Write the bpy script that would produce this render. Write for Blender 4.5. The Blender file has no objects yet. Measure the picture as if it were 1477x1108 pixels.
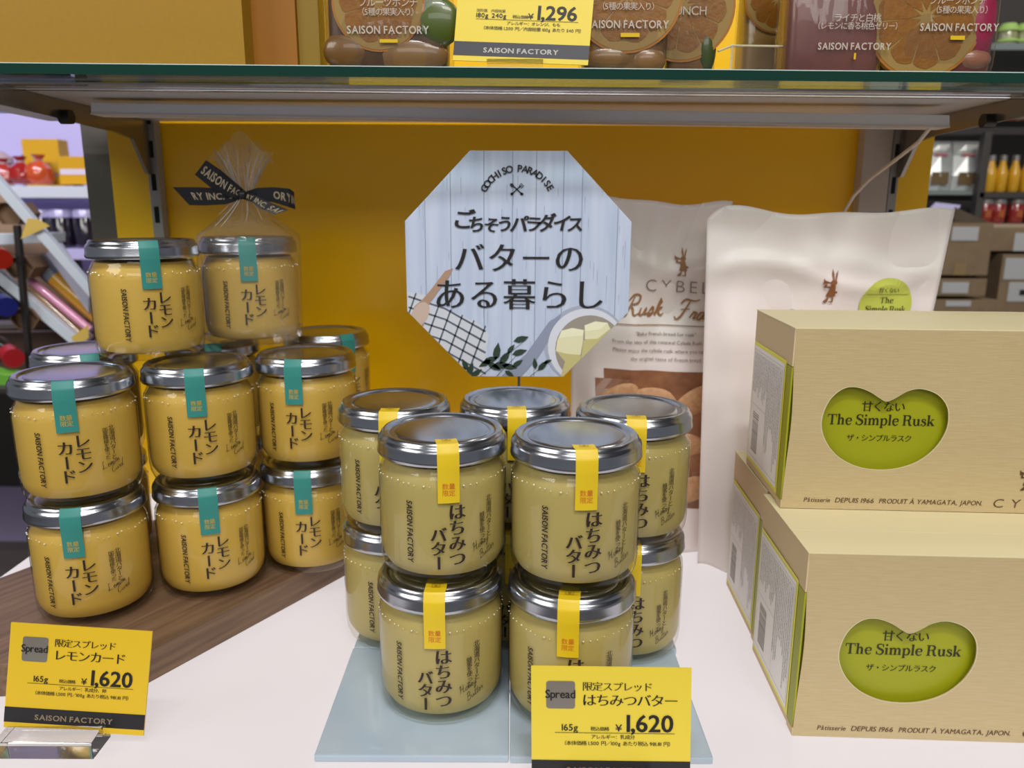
import bpy, bmesh, math, random
from mathutils import Vector, Matrix
random.seed(7)
sc = bpy.context.scene
C = bpy.context.collection
pi = math.pi
sin, cos = math.sin, math.cos

# ------------------------------------------------------------------ camera
FPX, PITCH, ROLL, CH = 1122.0, .22, -.0043, .2777
Fv = Vector((0, cos(PITCH), -sin(PITCH))); Uv = Vector((0, sin(PITCH), cos(PITCH))); Xv = Vector((1, 0, 0))
X2 = Xv*cos(ROLL) - Uv*sin(ROLL); U2 = Uv*cos(ROLL) + Xv*sin(ROLL)
cd = bpy.data.cameras.new('camera'); cam = bpy.data.objects.new('camera', cd); C.objects.link(cam)
cd.sensor_fit = 'HORIZONTAL'; cd.sensor_width = 9.0; cd.lens = 9.0*FPX/1477
cd.clip_start = .01; cd.clip_end = 50
cd.dof.use_dof = True; cd.dof.focus_distance = .43; cd.dof.aperture_fstop = 2.6
M = Matrix((X2, U2, -Fv)).transposed().to_4x4(); M.translation = (0, 0, CH)
cam.matrix_world = M
sc.camera = cam
CP = Vector((0, 0, CH))
def ray(px, py): return Fv + X2*((px-738.5)/FPX) - U2*((py-554)/FPX)
def at(px, py, Y):
    d = ray(px, py); return CP + d*(Y/d.y)
def atz(px, py, z):
    d = ray(px, py); return CP + d*((z-CH)/d.z)

# ------------------------------------------------------------------ world, lights, exposure
sc.view_settings.view_transform = 'Standard'; sc.view_settings.look = 'None'
sc.view_settings.gamma = 1; sc.view_settings.exposure = -.06
sc.view_settings.use_curve_mapping = False
w = bpy.data.worlds.new('store'); sc.world = w; w.use_nodes = True
bg = w.node_tree.nodes['Background']
bg.inputs[0].default_value = (.86, .88, 1, 1); bg.inputs[1].default_value = .19
def area(name, loc, tgt, sx, sy, power, col=(1, 1, 1)):
    l = bpy.data.lights.new(name, 'AREA'); l.shape = 'RECTANGLE'; l.size = sx; l.size_y = sy
    l.energy = power; l.color = col
    o = bpy.data.objects.new(name, l); C.objects.link(o); o.location = loc
    o.rotation_euler = (Vector(tgt)-Vector(loc)).to_track_quat('-Z', 'Y').to_euler()
    return o
area('ceiling_or_fill_lamp', (-1.35, -.45, 1.15), (.05, .45, .1), .9, .5, 11, (1, .97, .92))  # low fill light added at the left to brighten the box sides
area('ceiling_or_fill_lamp', (.65, -1.05, 1.95), (.1, .45, .1), .9, .35, 19, (1, .97, .92))
area('ceiling_or_fill_lamp', (0, -.6, 2.05), (0, .45, 0), .8, .12, 22, (.97, .97, 1))
area('ceiling_or_fill_lamp', (.2, -2.6, 1.65), (0, .5, .15), 2.6, .6, 21, (1, .97, .93))  # broad frontal fill light added to brighten the panel and front faces
area('store_lamp_left', (-1.1, 1.0, 1.2), (-1.0, 1.8, .2), .8, .2, 9, (.80, .78, 1))
area('store_lamp_right', (1.2, 1.0, 1.6), (1.1, 1.7, .2), .8, .2, 6.0, (1, .97, .92))

# ------------------------------------------------------------------ materials
def lin(h):
    h = h.lstrip('#'); v = [int(h[i:i+2], 16)/255 for i in (0, 2, 4)]
    return tuple(x/12.92 if x <= .04045 else ((x+.055)/1.055)**2.4 for x in v) + (1,)
MC = {}
def mat(name, col, rough=.5, metal=0, **k):
    if name in MC: return MC[name]
    m = bpy.data.materials.new(name); m.use_nodes = True
    b = m.node_tree.nodes['Principled BSDF']
    b.inputs['Base Color'].default_value = lin(col) if isinstance(col, str) else col
    b.inputs['Roughness'].default_value = rough; b.inputs['Metallic'].default_value = metal
    for a, v in k.items(): b.inputs[a.replace('_', ' ')].default_value = v
    m.diffuse_color = b.inputs['Base Color'].default_value
    MC[name] = m; return m
def noise_bump(m, scale=(50, 50, 50), strength=.2, dist=.001, col2=None, fac=.5, detail=4, rot=(0, 0, 0), nscale=1.0):
    nt = m.node_tree; b = nt.nodes['Principled BSDF']
    tc = nt.nodes.new('ShaderNodeTexCoord'); mp = nt.nodes.new('ShaderNodeMapping')
    mp.inputs['Scale'].default_value = scale; mp.inputs['Rotation'].default_value = rot
    nz = nt.nodes.new('ShaderNodeTexNoise'); nz.inputs['Scale'].default_value = nscale; nz.inputs['Detail'].default_value = detail
    nt.links.new(tc.outputs['Object'], mp.inputs[0]); nt.links.new(mp.outputs[0], nz.inputs['Vector'])
    if strength:
        bp = nt.nodes.new('ShaderNodeBump'); bp.inputs['Strength'].default_value = strength; bp.inputs['Distance'].default_value = dist
        nt.links.new(nz.outputs['Fac'], bp.inputs['Height']); nt.links.new(bp.outputs[0], b.inputs['Normal'])
    if col2:
        cr = nt.nodes.new('ShaderNodeValToRGB'); c1 = tuple(b.inputs['Base Color'].default_value)
        cr.color_ramp.elements[0].position = .5-fac/2; cr.color_ramp.elements[1].position = .5+fac/2
        cr.color_ramp.elements[0].color = c1; cr.color_ramp.elements[1].color = lin(col2)
        nt.links.new(nz.outputs['Fac'], cr.inputs[0]); nt.links.new(cr.outputs[0], b.inputs['Base Color'])
    return m
def film(name, tint=(1, 1, 1, 1), ior=1.45, rough=.02, haze=0.0, hazecol=(1, 1, 1, 1), bump=None):
    """thin clear sheet: transparent + fresnel reflection (+ a little haze)"""
    m = bpy.data.materials.new(name); m.use_nodes = True; nt = m.node_tree
    for n in list(nt.nodes):
        if n.type != 'OUTPUT_MATERIAL': nt.nodes.remove(n)
    out = nt.nodes['Material Output']
    tr = nt.nodes.new('ShaderNodeBsdfTransparent'); tr.inputs[0].default_value = tint
    gl = nt.nodes.new('ShaderNodeBsdfGlossy'); gl.inputs['Roughness'].default_value = rough
    fr = nt.nodes.new('ShaderNodeFresnel'); ge = nt.nodes.new('ShaderNodeNewGeometry'); mr = nt.nodes.new('ShaderNodeMapRange')
    mr.inputs['To Min'].default_value = ior; mr.inputs['To Max'].default_value = 1/ior   # thin sheet: the same reflection from either side
    nt.links.new(ge.outputs['Backfacing'], mr.inputs['Value']); nt.links.new(mr.outputs[0], fr.inputs[0])
    mx = nt.nodes.new('ShaderNodeMixShader')
    nt.links.new(fr.outputs[0], mx.inputs[0]); nt.links.new(gl.outputs[0], mx.inputs[2])
    if haze:
        df = nt.nodes.new('ShaderNodeBsdfDiffuse'); df.inputs[0].default_value = hazecol
        m2 = nt.nodes.new('ShaderNodeMixShader'); m2.inputs[0].default_value = haze
        nt.links.new(tr.outputs[0], m2.inputs[1]); nt.links.new(df.outputs[0], m2.inputs[2])
        nt.links.new(m2.outputs[0], mx.inputs[1])
    else: nt.links.new(tr.outputs[0], mx.inputs[1])
    if bump:
        tc = nt.nodes.new('ShaderNodeTexCoord'); mp = nt.nodes.new('ShaderNodeMapping'); mp.inputs['Scale'].default_value = bump[0]
        nz = nt.nodes.new('ShaderNodeTexNoise'); nz.inputs['Scale'].default_value = 1; nz.inputs['Detail'].default_value = 3
        bp = nt.nodes.new('ShaderNodeBump'); bp.inputs['Strength'].default_value = bump[1]; bp.inputs['Distance'].default_value = .004
        nt.links.new(tc.outputs['Object'], mp.inputs[0]); nt.links.new(mp.outputs[0], nz.inputs['Vector'])
        nt.links.new(nz.outputs['Fac'], bp.inputs['Height']); nt.links.new(bp.outputs[0], gl.inputs['Normal']); nt.links.new(bp.outputs[0], fr.inputs['Normal'])
    nt.links.new(mx.outputs[0], out.inputs[0]); MC[name] = m
    return m

GLASS = film('jar_glass', (.97, .97, .93, 1), 1.42, .015)
CELLO = film('cellophane', (.985, .985, .985, 1), 1.5, .05, .045, (.85, .83, .8, 1), ((70, 70, 14), 1.0))
CELLOT = film('cellophane_pleats', (.97, .97, .97, 1), 1.6, .07, .055, (.88, .86, .84, 1), ((300, 300, 12), 1.0))
FILMP = film('pouch_film', (.94, .93, .92, 1), 1.45, .07, .012, (.8, .78, .76, 1), ((45, 45, 14), .8))
SHELFG = film('shelf_glass', (.80, .90, .86, 1), 1.5, .01)
TIN = mat('tin_lid', '#b9bcc2', .22, 1)
TINSIDE = mat('tin_lid_satin', '#a3a6ac', .42, 1)
INK = mat('ink_brown', '#2a1a12', .5)
BLACK = mat('ink_black', '#16141a', .45)
STEEL = noise_bump(mat('brushed_steel', '#d6d4d6', .33, .25), (3, 60, 400), .12, .0006)
GREYMET = mat('grey_painted_metal', '#9a9894', .5, .2)

# ------------------------------------------------------------------ helpers
def mesh(name, verts, faces, smooth=False):
    me = bpy.data.meshes.new(name); me.from_pydata([tuple(v) for v in verts], [], faces); me.validate(); me.update()
    if smooth:
        for p in me.polygons: p.use_smooth = True
    return me
def link(name, me, m, parent=None, loc=None, mats=None):
    o = bpy.data.objects.new(name, me); C.objects.link(o)
    if m is not None and len(me.materials) == 0:
        me.materials.append(m)
        for x in (mats or []): me.materials.append(x)
    if parent: o.parent = parent
    if loc is not None: o.location = loc
    return o
def thing(name, label, cat, loc=(0, 0, 0), rz=0, group=None):
    o = bpy.data.objects.new(name, None); o.empty_display_size = .01; C.objects.link(o)
    o.location = loc; o.rotation_euler = (0, 0, rz); o['label'] = label; o['category'] = cat
    if group: o['group'] = group
    return o
def tag(o, label, cat, group=None):
    o['label'] = label; o['category'] = cat
    if group: o['group'] = group
    return o
def struct(o): o['kind'] = 'structure'; return o
class MB:
    def __init__(s): s.v = []; s.f = []
    def add(s, v, f):
        n = len(s.v); s.v += [Vector(x) for x in v]; s.f += [tuple(i+n for i in q) for q in f]
    def box(s, a, b, R=None):
        x0, y0, z0 = a; x1, y1, z1 = b
        v = [Vector(p) for p in ((x0, y0, z0), (x1, y0, z0), (x1, y1, z0), (x0, y1, z0), (x0, y0, z1), (x1, y0, z1), (x1, y1, z1), (x0, y1, z1))]
        if R is not None: v = [R @ p for p in v]
        s.add(v, [(0, 3, 2, 1), (4, 5, 6, 7), (0, 1, 5, 4), (1, 2, 6, 5), (2, 3, 7, 6), (3, 0, 4, 7)])
    def hexa(s, p):  # 8 points: front quad 4 (ccw) and back quad 4
        s.add(p, [(0, 1, 2, 3), (7, 6, 5, 4), (4, 5, 1, 0), (5, 6, 2, 1), (6, 7, 3, 2), (7, 4, 0, 3)])
    def slab(s, quad, d):
        d = Vector(d); s.hexa([Vector(q) for q in quad] + [Vector(q)+d for q in quad])
    def lathe(s, prof, n=48, c=(0, 0, 0), close=False):
        v = []; f = []; c = Vector(c)
        for (r, z) in prof:
            for i in range(n):
                a = 2*pi*i/n; v.append(c+Vector((r*sin(a), -r*cos(a), z)))
        m = len(prof)
        for j in range(m-1):
            for i in range(n): k = (i+1) % n; f.append((j*n+i, j*n+k, (j+1)*n+k, (j+1)*n+i))
        if prof[0][0] > 1e-6: f.append(tuple(range(n))[::-1])
        if prof[-1][0] > 1e-6: f.append(tuple((m-1)*n+i for i in range(n)))
        s.add(v, f)
    def tube(s, pts, r, n=8):
        pts = [Vector(p) for p in pts]; v = []; f = []
        up = Vector((0.13, .2, 1))
        for i, p in enumerate(pts):
            t = (pts[min(i+1, len(pts)-1)]-pts[max(i-1, 0)]).normalized()
            a = t.cross(up); a = a.normalized() if a.length > 1e-4 else Vector((1, 0, 0)); b = t.cross(a)
            rr = r[i] if isinstance(r, (list, tuple)) else r
            for k in range(n): v.append(p+(a*cos(2*pi*k/n)+b*sin(2*pi*k/n))*rr)
        for i in range(len(pts)-1):
            for k in range(n): q = (k+1) % n; f.append((i*n+k, i*n+q, (i+1)*n+q, (i+1)*n+k))
        f.append(tuple(range(n))[::-1]); f.append(tuple((len(pts)-1)*n+k for k in range(n)))
        s.add(v, f)
    def ball(s, c, r, n=12, m=8):
        c = Vector(c); rx, ry, rz = r if isinstance(r, (list, tuple)) else (r, r, r)
        v = [c+Vector((0, 0, -rz))]; f = []
        for j in range(1, m):
            a = -pi/2+pi*j/m
            for i in range(n): v.append(c+Vector((rx*cos(a)*cos(2*pi*i/n), ry*cos(a)*sin(2*pi*i/n), rz*sin(a))))
        v.append(c+Vector((0, 0, rz)))
        for i in range(n): f.append((0, 1+(i+1) % n, 1+i))
        for j in range(m-2):
            for i in range(n): k = (i+1) % n; f.append((1+j*n+i, 1+j*n+k, 1+(j+1)*n+k, 1+(j+1)*n+i))
        t = len(v)-1
        for i in range(n): f.append((t, 1+(m-2)*n+i, 1+(m-2)*n+(i+1) % n))
        s.add(v, f)
    def build(s, name, m, parent=None, smooth=False, bevel=0, loc=None):
        me = mesh(name, s.v, s.f, smooth)
        if bevel:
            bm = bmesh.new(); bm.from_mesh(me); bmesh.ops.recalc_face_normals(bm, faces=bm.faces)
            bmesh.ops.bevel(bm, geom=bm.edges[:]+bm.verts[:], offset=bevel, segments=2, affect='EDGES', profile=.6)
            bm.to_mesh(me); bm.free()
        else:
            bm = bmesh.new(); bm.from_mesh(me); bmesh.ops.recalc_face_normals(bm, faces=bm.faces); bm.to_mesh(me); bm.free()
        if smooth: me.set_sharp_from_angle(angle=math.radians(40))
        return link(name, me, m, parent, loc)

# ---- lettering: glyph outlines from Blender's own font, laid out in 2D and mapped on to surfaces
GC = {}
def glyph(ch, bx=0, by=0, res=3):
    k = (ch, bx, by)
    if k in GC: return GC[k]
    c = bpy.data.curves.new('glyph', 'FONT'); c.body = ch; c.resolution_u = res
    o = bpy.data.objects.new('glyph', c)
    me = o.to_mesh()
    V = [[v.co.x, v.co.y] for v in me.vertices]; F = [tuple(p.vertices) for p in me.polygons]
    o.to_mesh_clear(); bpy.data.objects.remove(o); 
    if bx or by:
        ec = {}
        for f in F:
            a2 = sum(V[f[i]][0]*V[f[(i+1) % len(f)]][1]-V[f[(i+1) % len(f)]][0]*V[f[i]][1] for i in range(len(f)))
            for i in range(len(f)):
                a, b = f[i], f[(i+1) % len(f)]; ec.setdefault((min(a, b), max(a, b)), []).append((a, b, 1 if a2 > 0 else -1))
        N = {}
        for e, l in ec.items():
            if len(l) == 1:
                a, b, s = l[0]; dx, dy = V[b][0]-V[a][0], V[b][1]-V[a][1]; L = math.hypot(dx, dy) or 1
                n = (s*dy/L, -s*dx/L)
                for q in (a, b): N.setdefault(q, []).append(n)
        for q, ns in N.items():
            sx = sum(n[0] for n in ns); sy = sum(n[1] for n in ns); L = math.hypot(sx, sy)
            if L < 1e-5: continue
            sx /= L; sy /= L; c0 = max(.6, sx*ns[0][0]+sy*ns[0][1])
            V[q][0] += bx*sx/c0; V[q][1] += by*sy/c0
    bpy.data.curves.remove(c)
    xs = [v[0] for v in V] or [0]; ys = [v[1] for v in V] or [0]
    GC[k] = (V, F, min(xs), max(xs), min(ys), max(ys)); return GC[k]
ADV = {}
def advance(ch):
    if ch not in ADV:
        if ord(ch) > 0x2e80: ADV[ch] = None
        elif ch == ' ': ADV[ch] = .30
        else:
            g = glyph(ch); ADV[ch] = g[3]-g[2]
    return ADV[ch]
EM = {}
def em():  # full-width em from a reference kanji
    if 'e' not in EM:
        g = glyph('国'); EM['e'] = (g[3]-g[2])*1.1; EM['cy'] = (g[4]+g[5])/2; EM['cx'] = (g[2]+g[3])/2; h = glyph('H'); EM['cap'] = h[5]
    return EM
MINCHO = (.012, -.016)
class Ink:
    def __init__(s): s.v = []; s.f = []
    def poly(s, pts):
        n = len(s.v); s.v += [tuple(p) for p in pts]; s.f.append(tuple(range(n, n+len(pts)))); return s
    def rect(s, x0, y0, x1, y1): return s.poly([(x0, y0), (x1, y0), (x1, y1), (x0, y1)])
    def rrect(s, x0, y0, x1, y1, r):
        p = []
        for cx, cy, a0 in ((x1-r, y1-r, 0), (x0+r, y1-r, 90), (x0+r, y0+r, 180), (x1-r, y0+r, 270)):
            for k in range(5): a = math.radians(a0+k*22.5); p.append((cx+r*cos(a), cy+r*sin(a)))
        return s.poly(p)
    def ell(s, cx, cy, rx, ry, n=24, rot=0):
        p = []
        for i in range(n):
            a = 2*pi*i/n; x, y = rx*cos(a), ry*sin(a); p.append((cx+x*cos(rot)-y*sin(rot), cy+x*sin(rot)+y*cos(rot)))
        return s.poly(p)
    def stroke(s, pts, ws, smooth=True, k=4):
        if not isinstance(ws, (list, tuple)): ws = [ws]*len(pts)
        if smooth and len(pts) > 2:
            P = [pts[0]]+list(pts)+[pts[-1]]; W = [ws[0]]+list(ws)+[ws[-1]]; q = []; r = []
            for i in range(1, len(P)-2):
                for t in [j/k for j in range(k)]:
                    f = lambda a, b, c, d: .5*(2*b+(c-a)*t+(2*a-5*b+4*c-d)*t*t+(3*b-a-3*c+d)*t**3)
                    q.append((f(P[i-1][0], P[i][0], P[i+1][0], P[i+2][0]), f(P[i-1][1], P[i][1], P[i+1][1], P[i+2][1])))
                    r.append(W[i]*(1-t)+W[i+1]*t)
            q.append(pts[-1]); r.append(ws[-1]); pts, ws = q, r
        n0 = len(s.v); n = len(pts)
        for i in range(n):
            a = pts[max(i-1, 0)]; b = pts[min(i+1, n-1)]; dx, dy = b[0]-a[0], b[1]-a[1]; L = math.hypot(dx, dy) or 1
            nx, ny = -dy/L*ws[i]/2, dx/L*ws[i]/2
            s.v += [(pts[i][0]+nx, pts[i][1]+ny), (pts[i][0]-nx, pts[i][1]-ny)]
        for i in range(n-1): s.f.append((n0+2*i, n0+2*i+1, n0+2*i+3, n0+2*i+2))
        return s
    def put(s, g, fx):
        n = len(s.v); s.v += [fx(x, y) for x, y in g[0]]; s.f += [tuple(i+n for i in q) for q in g[1]]
    def text(s, t, x, y, h, align='l', b=(0, 0), sx=1, shear=0, rot=0, track=.09):
        """h: height of a full-width character (kanji box) / about 1.35 cap heights"""
        E = em(); k = h/E['e']; items = []; cx = 0
        for ch in t:
            a = advance(ch)
            if ch == ' ': cx += .30; continue
            if ch == '　': cx += E['e']; continue
            g = glyph(ch, *b)
            if a is None: items.append((g, cx-(E['cx']-E['e']/2))); cx += E['e']
            else: items.append((g, cx-glyph(ch)[2])); cx += a+track
        W = cx*k*sx; off = {'l': 0, 'c': -W/2, 'r': -W}[align]; cr, sr = cos(rot), sin(rot)
        for g, gx in items:
            def fx(px, py, gx=gx):
                X = off+((px+gx)+shear*py)*k*sx; Y = py*k
                return (x+X*cr-Y*sr, y+X*sr+Y*cr)
            s.put(g, fx)
        return s
    def vtext(s, t, x, ytop, h, pitch=None, b=(0, 0), sx=1):
        E = em(); k = h/E['e']; pitch = pitch or h; y = ytop-pitch/2
        for ch in t:
            g = glyph(ch, *b); gcx, gcy = E['cx'], E['cy']
            if ch == 'ー':
                g = glyph(ch, b[1], b[0]); mx = (g[2]+g[3])/2; my = (g[4]+g[5])/2
                s.put(g, lambda px, py: (x+(py-my)*k*sx, y-(px-mx)*k))
            else:
                if ord(ch) < 0x2e80: gcx = (g[2]+g[3])/2
                if ch in 'っッ': gcx -= .08
                s.put(g, lambda px, py: (x+(px-gcx)*k*sx, y+(py-gcy)*k))
            y -= pitch
        return s
    def build(s, name, m, parent, fn, flipcheck=True):
        v = [Vector(fn(x, y)) for x, y in s.v]
        me = mesh(name, v, s.f)
        return link(name, me, m, parent)
def planar(O, U, V, eps=.0002):
    O, U, V = Vector(O), Vector(U), Vector(V); n = U.normalized().cross(V.normalized())
    return lambda x, y: O+U*x+V*y+n*eps
def cyl(R): return lambda th, z: Vector((R*sin(th), -R*cos(th), z))
def cylm(R): return lambda x, z: Vector((R*sin(x/R), -R*cos(x/R), z))   # x in metres along the arc

# serif latin letters from strokes (em units: cap height .7, x-height .46)
def serif_text(ink, t, x, y, h, sx=1.0, align='c'):
    T, N, S = .115, .038, .032
    def bar(o, x0, y0, x1, y1, w): o.append(([(x0, y0), (x1, y1)], w, False))
    def stem(o, cx, y0, y1, bot=1, top=1, w=T, sw=.14):
        bar(o, cx, y0, cx, y1, w)
        if bot: bar(o, cx-sw, y0+S/2, cx+sw, y0+S/2, S)
        if top == 1: bar(o, cx-sw, y1-S/2, cx+sw, y1-S/2, S)
        if top == 2: bar(o, cx-sw, y1-S, cx, y1-S/2, S*1.3)
    def L(ch):
        o = []
        if ch == 'T':
            stem(o, .32, 0, .7, 1, 0); bar(o, .02, .68, .62, .68, N*1.1); bar(o, .035, .70, .035, .5, N); bar(o, .605, .70, .605, .5, N); return o, .66
        if ch == 'h':
            stem(o, .13, 0, .72, 1, 2, sw=.12); o.append(([(.16, .34), (.25, .44), (.36, .43), (.40, .32), (.40, .02)], [N, N*1.6, T*.8, T, T], True)); bar(o, .29, S/2, .52, S/2, S); return o, .56
        if ch == 'e':
            o.append(([(.10, .25), (.41, .25)], N, False)); o.append(([(.41, .25), (.39, .40), (.25, .45), (.11, .37), (.08, .22), (.14, .05), (.28, .0), (.42, .09)], [T*.7, T*.7, N*1.2, T*.9, T, T*.8, N*1.4, N], True)); return o, .49
        if ch == 'S':
            o.append(([(.47, .52), (.40, .66), (.27, .70), (.12, .63), (.11, .48), (.25, .38), (.42, .29), (.47, .16), (.38, .03), (.24, 0), (.11, .06), (.06, .2)], [N, N, N*1.2, T*.8, T, T*1.15, T*1.15, T, T*.7, N*1.2, N, N], True)); bar(o, .475, .7, .475, .48, N); bar(o, .055, 0, .055, .22, N); return o, .56
        if ch == 's':
            o.append(([(.33, .33), (.28, .42), (.18, .45), (.09, .38), (.16, .28), (.30, .2), (.35, .11), (.27, .01), (.16, .0), (.06, .12)], [N, N, N*1.2, T*.7, T*.95, T, T*.8, N*1.4, N, N], True)); bar(o, .34, .45, .34, .32, N*.8); bar(o, .05, 0, .05, .13, N*.8); return o, .41
        if ch == 'i':
            stem(o, .13, 0, .45, 1, 2, sw=.12); o.append(([(.13, .585), (.13, .70)], .12, False)); return o, .28
        if ch == 'l': stem(o, .13, 0, .72, 1, 2, sw=.12); return o, .28
        if ch == 'm':
            stem(o, .13, 0, .45, 1, 2, sw=.12)
            for b in (.16, .43): o.append(([(b, .34), (b+.08, .43), (b+.18, .43), (b+.24, .32), (b+.24, .02)], [N, N*1.6, T*.8, T, T], True)); bar(o, b+.13, S/2, b+.35, S/2, S)
            return o, .82
        if ch == 'p':
            stem(o, .13, -.2, .45, 1, 2, sw=.12); o.append(([(.15, .35), (.26, .45), (.41, .40), (.46, .23), (.41, .06), (.27, 0), (.15, .08)], [N, N*1.2, T*.8, T, T*.8, N*1.2, N], True)); return o, .55
        if ch == 'R':
            stem(o, .14, 0, .7, 1, 1); bar(o, .14, .68, .34, .68, N); bar(o, .14, .36, .34, .36, N)
            o.append(([(.32, .68), (.47, .64), (.51, .52), (.47, .40), (.32, .36)], [N, T*.8, T, T*.8, N], True)); o.append(([(.34, .36), (.45, .30), (.49, .08), (.57, .01), (.65, .04)], [N, T*.9, T, T*.7, N], True)); return o, .68
        if ch == 'u':
            bar(o, .13, .12, .13, .45, T); bar(o, .01, .45-S/2, .13, .45-S/2, S); o.append(([(.13, .14), (.19, .02), (.29, .01), (.40, .12)], [T, T*.7, N*1.3, N], True)); stem(o, .42, 0, .45, 0, 2, sw=.12); bar(o, .42, S/2, .54, S/2, S); return o, .56
        if ch == 'k':
            stem(o, .13, 0, .72, 1, 2, sw=.12); bar(o, .16, .17, .42, .43, N); bar(o, .25, .26, .45, .02, T); bar(o, .30, .45-S/2, .52, .45-S/2, S); bar(o, .34, S/2, .56, S/2, S); return o, .57
        return [], .22
    W = sum(L(c)[1] for c in t)*h*sx; cx = x-(W/2 if align == 'c' else 0)
    for ch in t:
        o, a = L(ch)
        for pts, wd, sm in o:
            wd = [q*h for q in wd] if isinstance(wd, list) else wd*h
            ink.stroke([(cx+p[0]*h*sx, y+p[1]*h) for p in pts], wd, sm, 3)
        cx += a*h*sx
def script(ink, letters, x, y, h, w, slant=.35, rot=0):
    """thin handwriting: list of (advance, [strokes])"""
    cx = 0
    for adv, st in letters:
        for pts in st:
            q = []
            for p in pts:
                X = (cx+p[0]+slant*p[1])*h; Y = p[1]*h
                q.append((x+X*cos(rot)-Y*sin(rot), y+X*sin(rot)+Y*cos(rot)))
            n = len(q)
            ink.stroke(q, [w*(.5 if i in (0, n-1) else (1.0 if i % 2 else .75)) for i in range(n)], True, 3)
        cx += adv
SC = {
 'L': (.75, [[(.28, .9), (.12, 1), (.1, .75), (.15, .3), (.05, .05), (.25, .08), (.7, .02)]]),
 'e': (.36, [[(.02, .18), (.22, .28), (.2, .42), (.06, .3), (.08, .06), (.22, .02), (.38, .15)]]),
 'm': (.62, [[(0, .12), (.08, .4), (.08, .02), (.2, .38), (.27, .34), (.27, .02), (.4, .38), (.47, .3), (.48, .04), (.64, .14)]]),
 'o': (.38, [[(.2, .4), (.04, .3), (.06, .06), (.22, .06), (.27, .3), (.18, .4), (.4, .36)]]),
 'n': (.45, [[(0, .12), (.08, .4), (.08, .02), (.22, .38), (.3, .32), (.3, .04), (.46, .14)]]),
 'C': (.62, [[(.55, .85), (.4, 1), (.12, .75), (.05, .3), (.2, .02), (.42, .05), (.6, .25)]]),
 'u': (.45, [[(.02, .38), (.05, .06), (.2, .06), (.3, .38), (.3, .06), (.45, .14)]]),
 'r': (.32, [[(0, .1), (.1, .42), (.12, .34), (.24, .36), (.2, .05), (.34, .14)]]),
 'd': (.46, [[(.28, .34), (.1, .38), (.04, .1), (.2, .06), (.3, .4), (.36, 1.1), (.32, .1), (.46, .1)]]),
 'H': (.8, [[(.0, .7), (.2, .95), (.2, .5), (.1, 0)], [(.08, .45), (.4, .5), (.62, .55)], [(.55, 1), (.5, .4), (.52, .02), (.78, .15)]]),
 'y': (.42, [[(.02, .38), (.06, .1), (.2, .1), (.3, .4), (.22, -.3), (.05, -.45), (.1, -.2), (.44, .14)]]),
 'B': (.66, [[(.14, .95), (.08, .02)], [(.0, .8), (.25, 1.02), (.46, .85), (.3, .55), (.12, .5)], [(.2, .52), (.5, .45), (.48, .12), (.2, .0), (.0, .1)]]),
 't': (.3, [[(.16, .85), (.08, .1), (.2, .02), (.3, .14)], [(-.05, .55), (.35, .6)]]),
 'R': (.72, [[(.24, .9), (.1, .02), (-.02, .05)], [(.02, .7), (.2, 1.0), (.5, .95), (.5, .6), (.2, .5), (.35, .3), (.5, .0), (.72, .12)]]),
 's': (.34, [[(0, .1), (.16, .44), (.24, .14), (.12, .0), (.04, .08), (.34, .14)]]),
 'k': (.46, [[(0, .1), (.2, .8), (.16, 1.02), (.08, .7), (.06, .02), (.1, .3), (.3, .42), (.16, .24), (.34, .02), (.46, .12)]]),
 'F': (.66, [[(.0, .75), (.14, .98), (.5, .92), (.75, 1.0)], [(.36, .92), (.26, .2), (.1, .0), (-.04, .14)], [(.12, .48), (.5, .52)]]),
 'a': (.44, [[(.28, .38), (.08, .36), (.04, .08), (.2, .06), (.3, .4), (.28, .08), (.44, .12)]]),
 'i': (.24, [[(0, .12), (.08, .42), (.08, .04), (.24, .14)], [(.12, .62), (.13, .66)]]),
 'ç': (.36, [[(.3, .34), (.1, .4), (.04, .1), (.2, .02), (.36, .14)], [(.14, 0), (.16, -.14), (.08, -.2)]]),
 ' ': (.3, []),
}
def sw(t): return [SC[c] for c in t]
def rabbit(ink, x, y, h):
    """small upright hare blowing a horn, h = total height"""
    f = lambda pts: ink.poly([(x+a*h, y+b*h) for a, b in pts])
    ink.ell(x+.02*h, y+.57*h, .085*h, .075*h)                        # head
    f([(.0, .62), (.03, .62), (.02, .80), (-.015, .97), (-.035, .8)])   # ear
    f([(.04, .62), (.08, .61), (.11, .78), (.13, .93), (.075, .82)])    # ear
    f([(-.04, .5), (.07, .5), (.10, .36), (.12, .17), (-.12, .17), (-.06, .36)])  # coat
    ink.ell(x+.13*h, y+.29*h, .035*h, .035*h)                        # tail
    f([(-.07, .17), (-.03, .17), (-.05, .03), (-.17, .03), (-.18, .0), (-.07, .0)])
    f([(.05, .17), (.09, .17), (.09, .0), (-.03, 0), (-.02, .03), (.05, .03)])
    f([(-.05, .54), (-.05, .57), (-.20, .62), (-.25, .68), (-.24, .50), (-.19, .53)])  # horn
    f([(.0, .46), (.02, .40), (-.15, .41), (-.17, .45)])                # arm
    f([(-.14, .53), (-.2, .51), (-.2, .40), (-.14, .42)])               # banner

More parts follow.
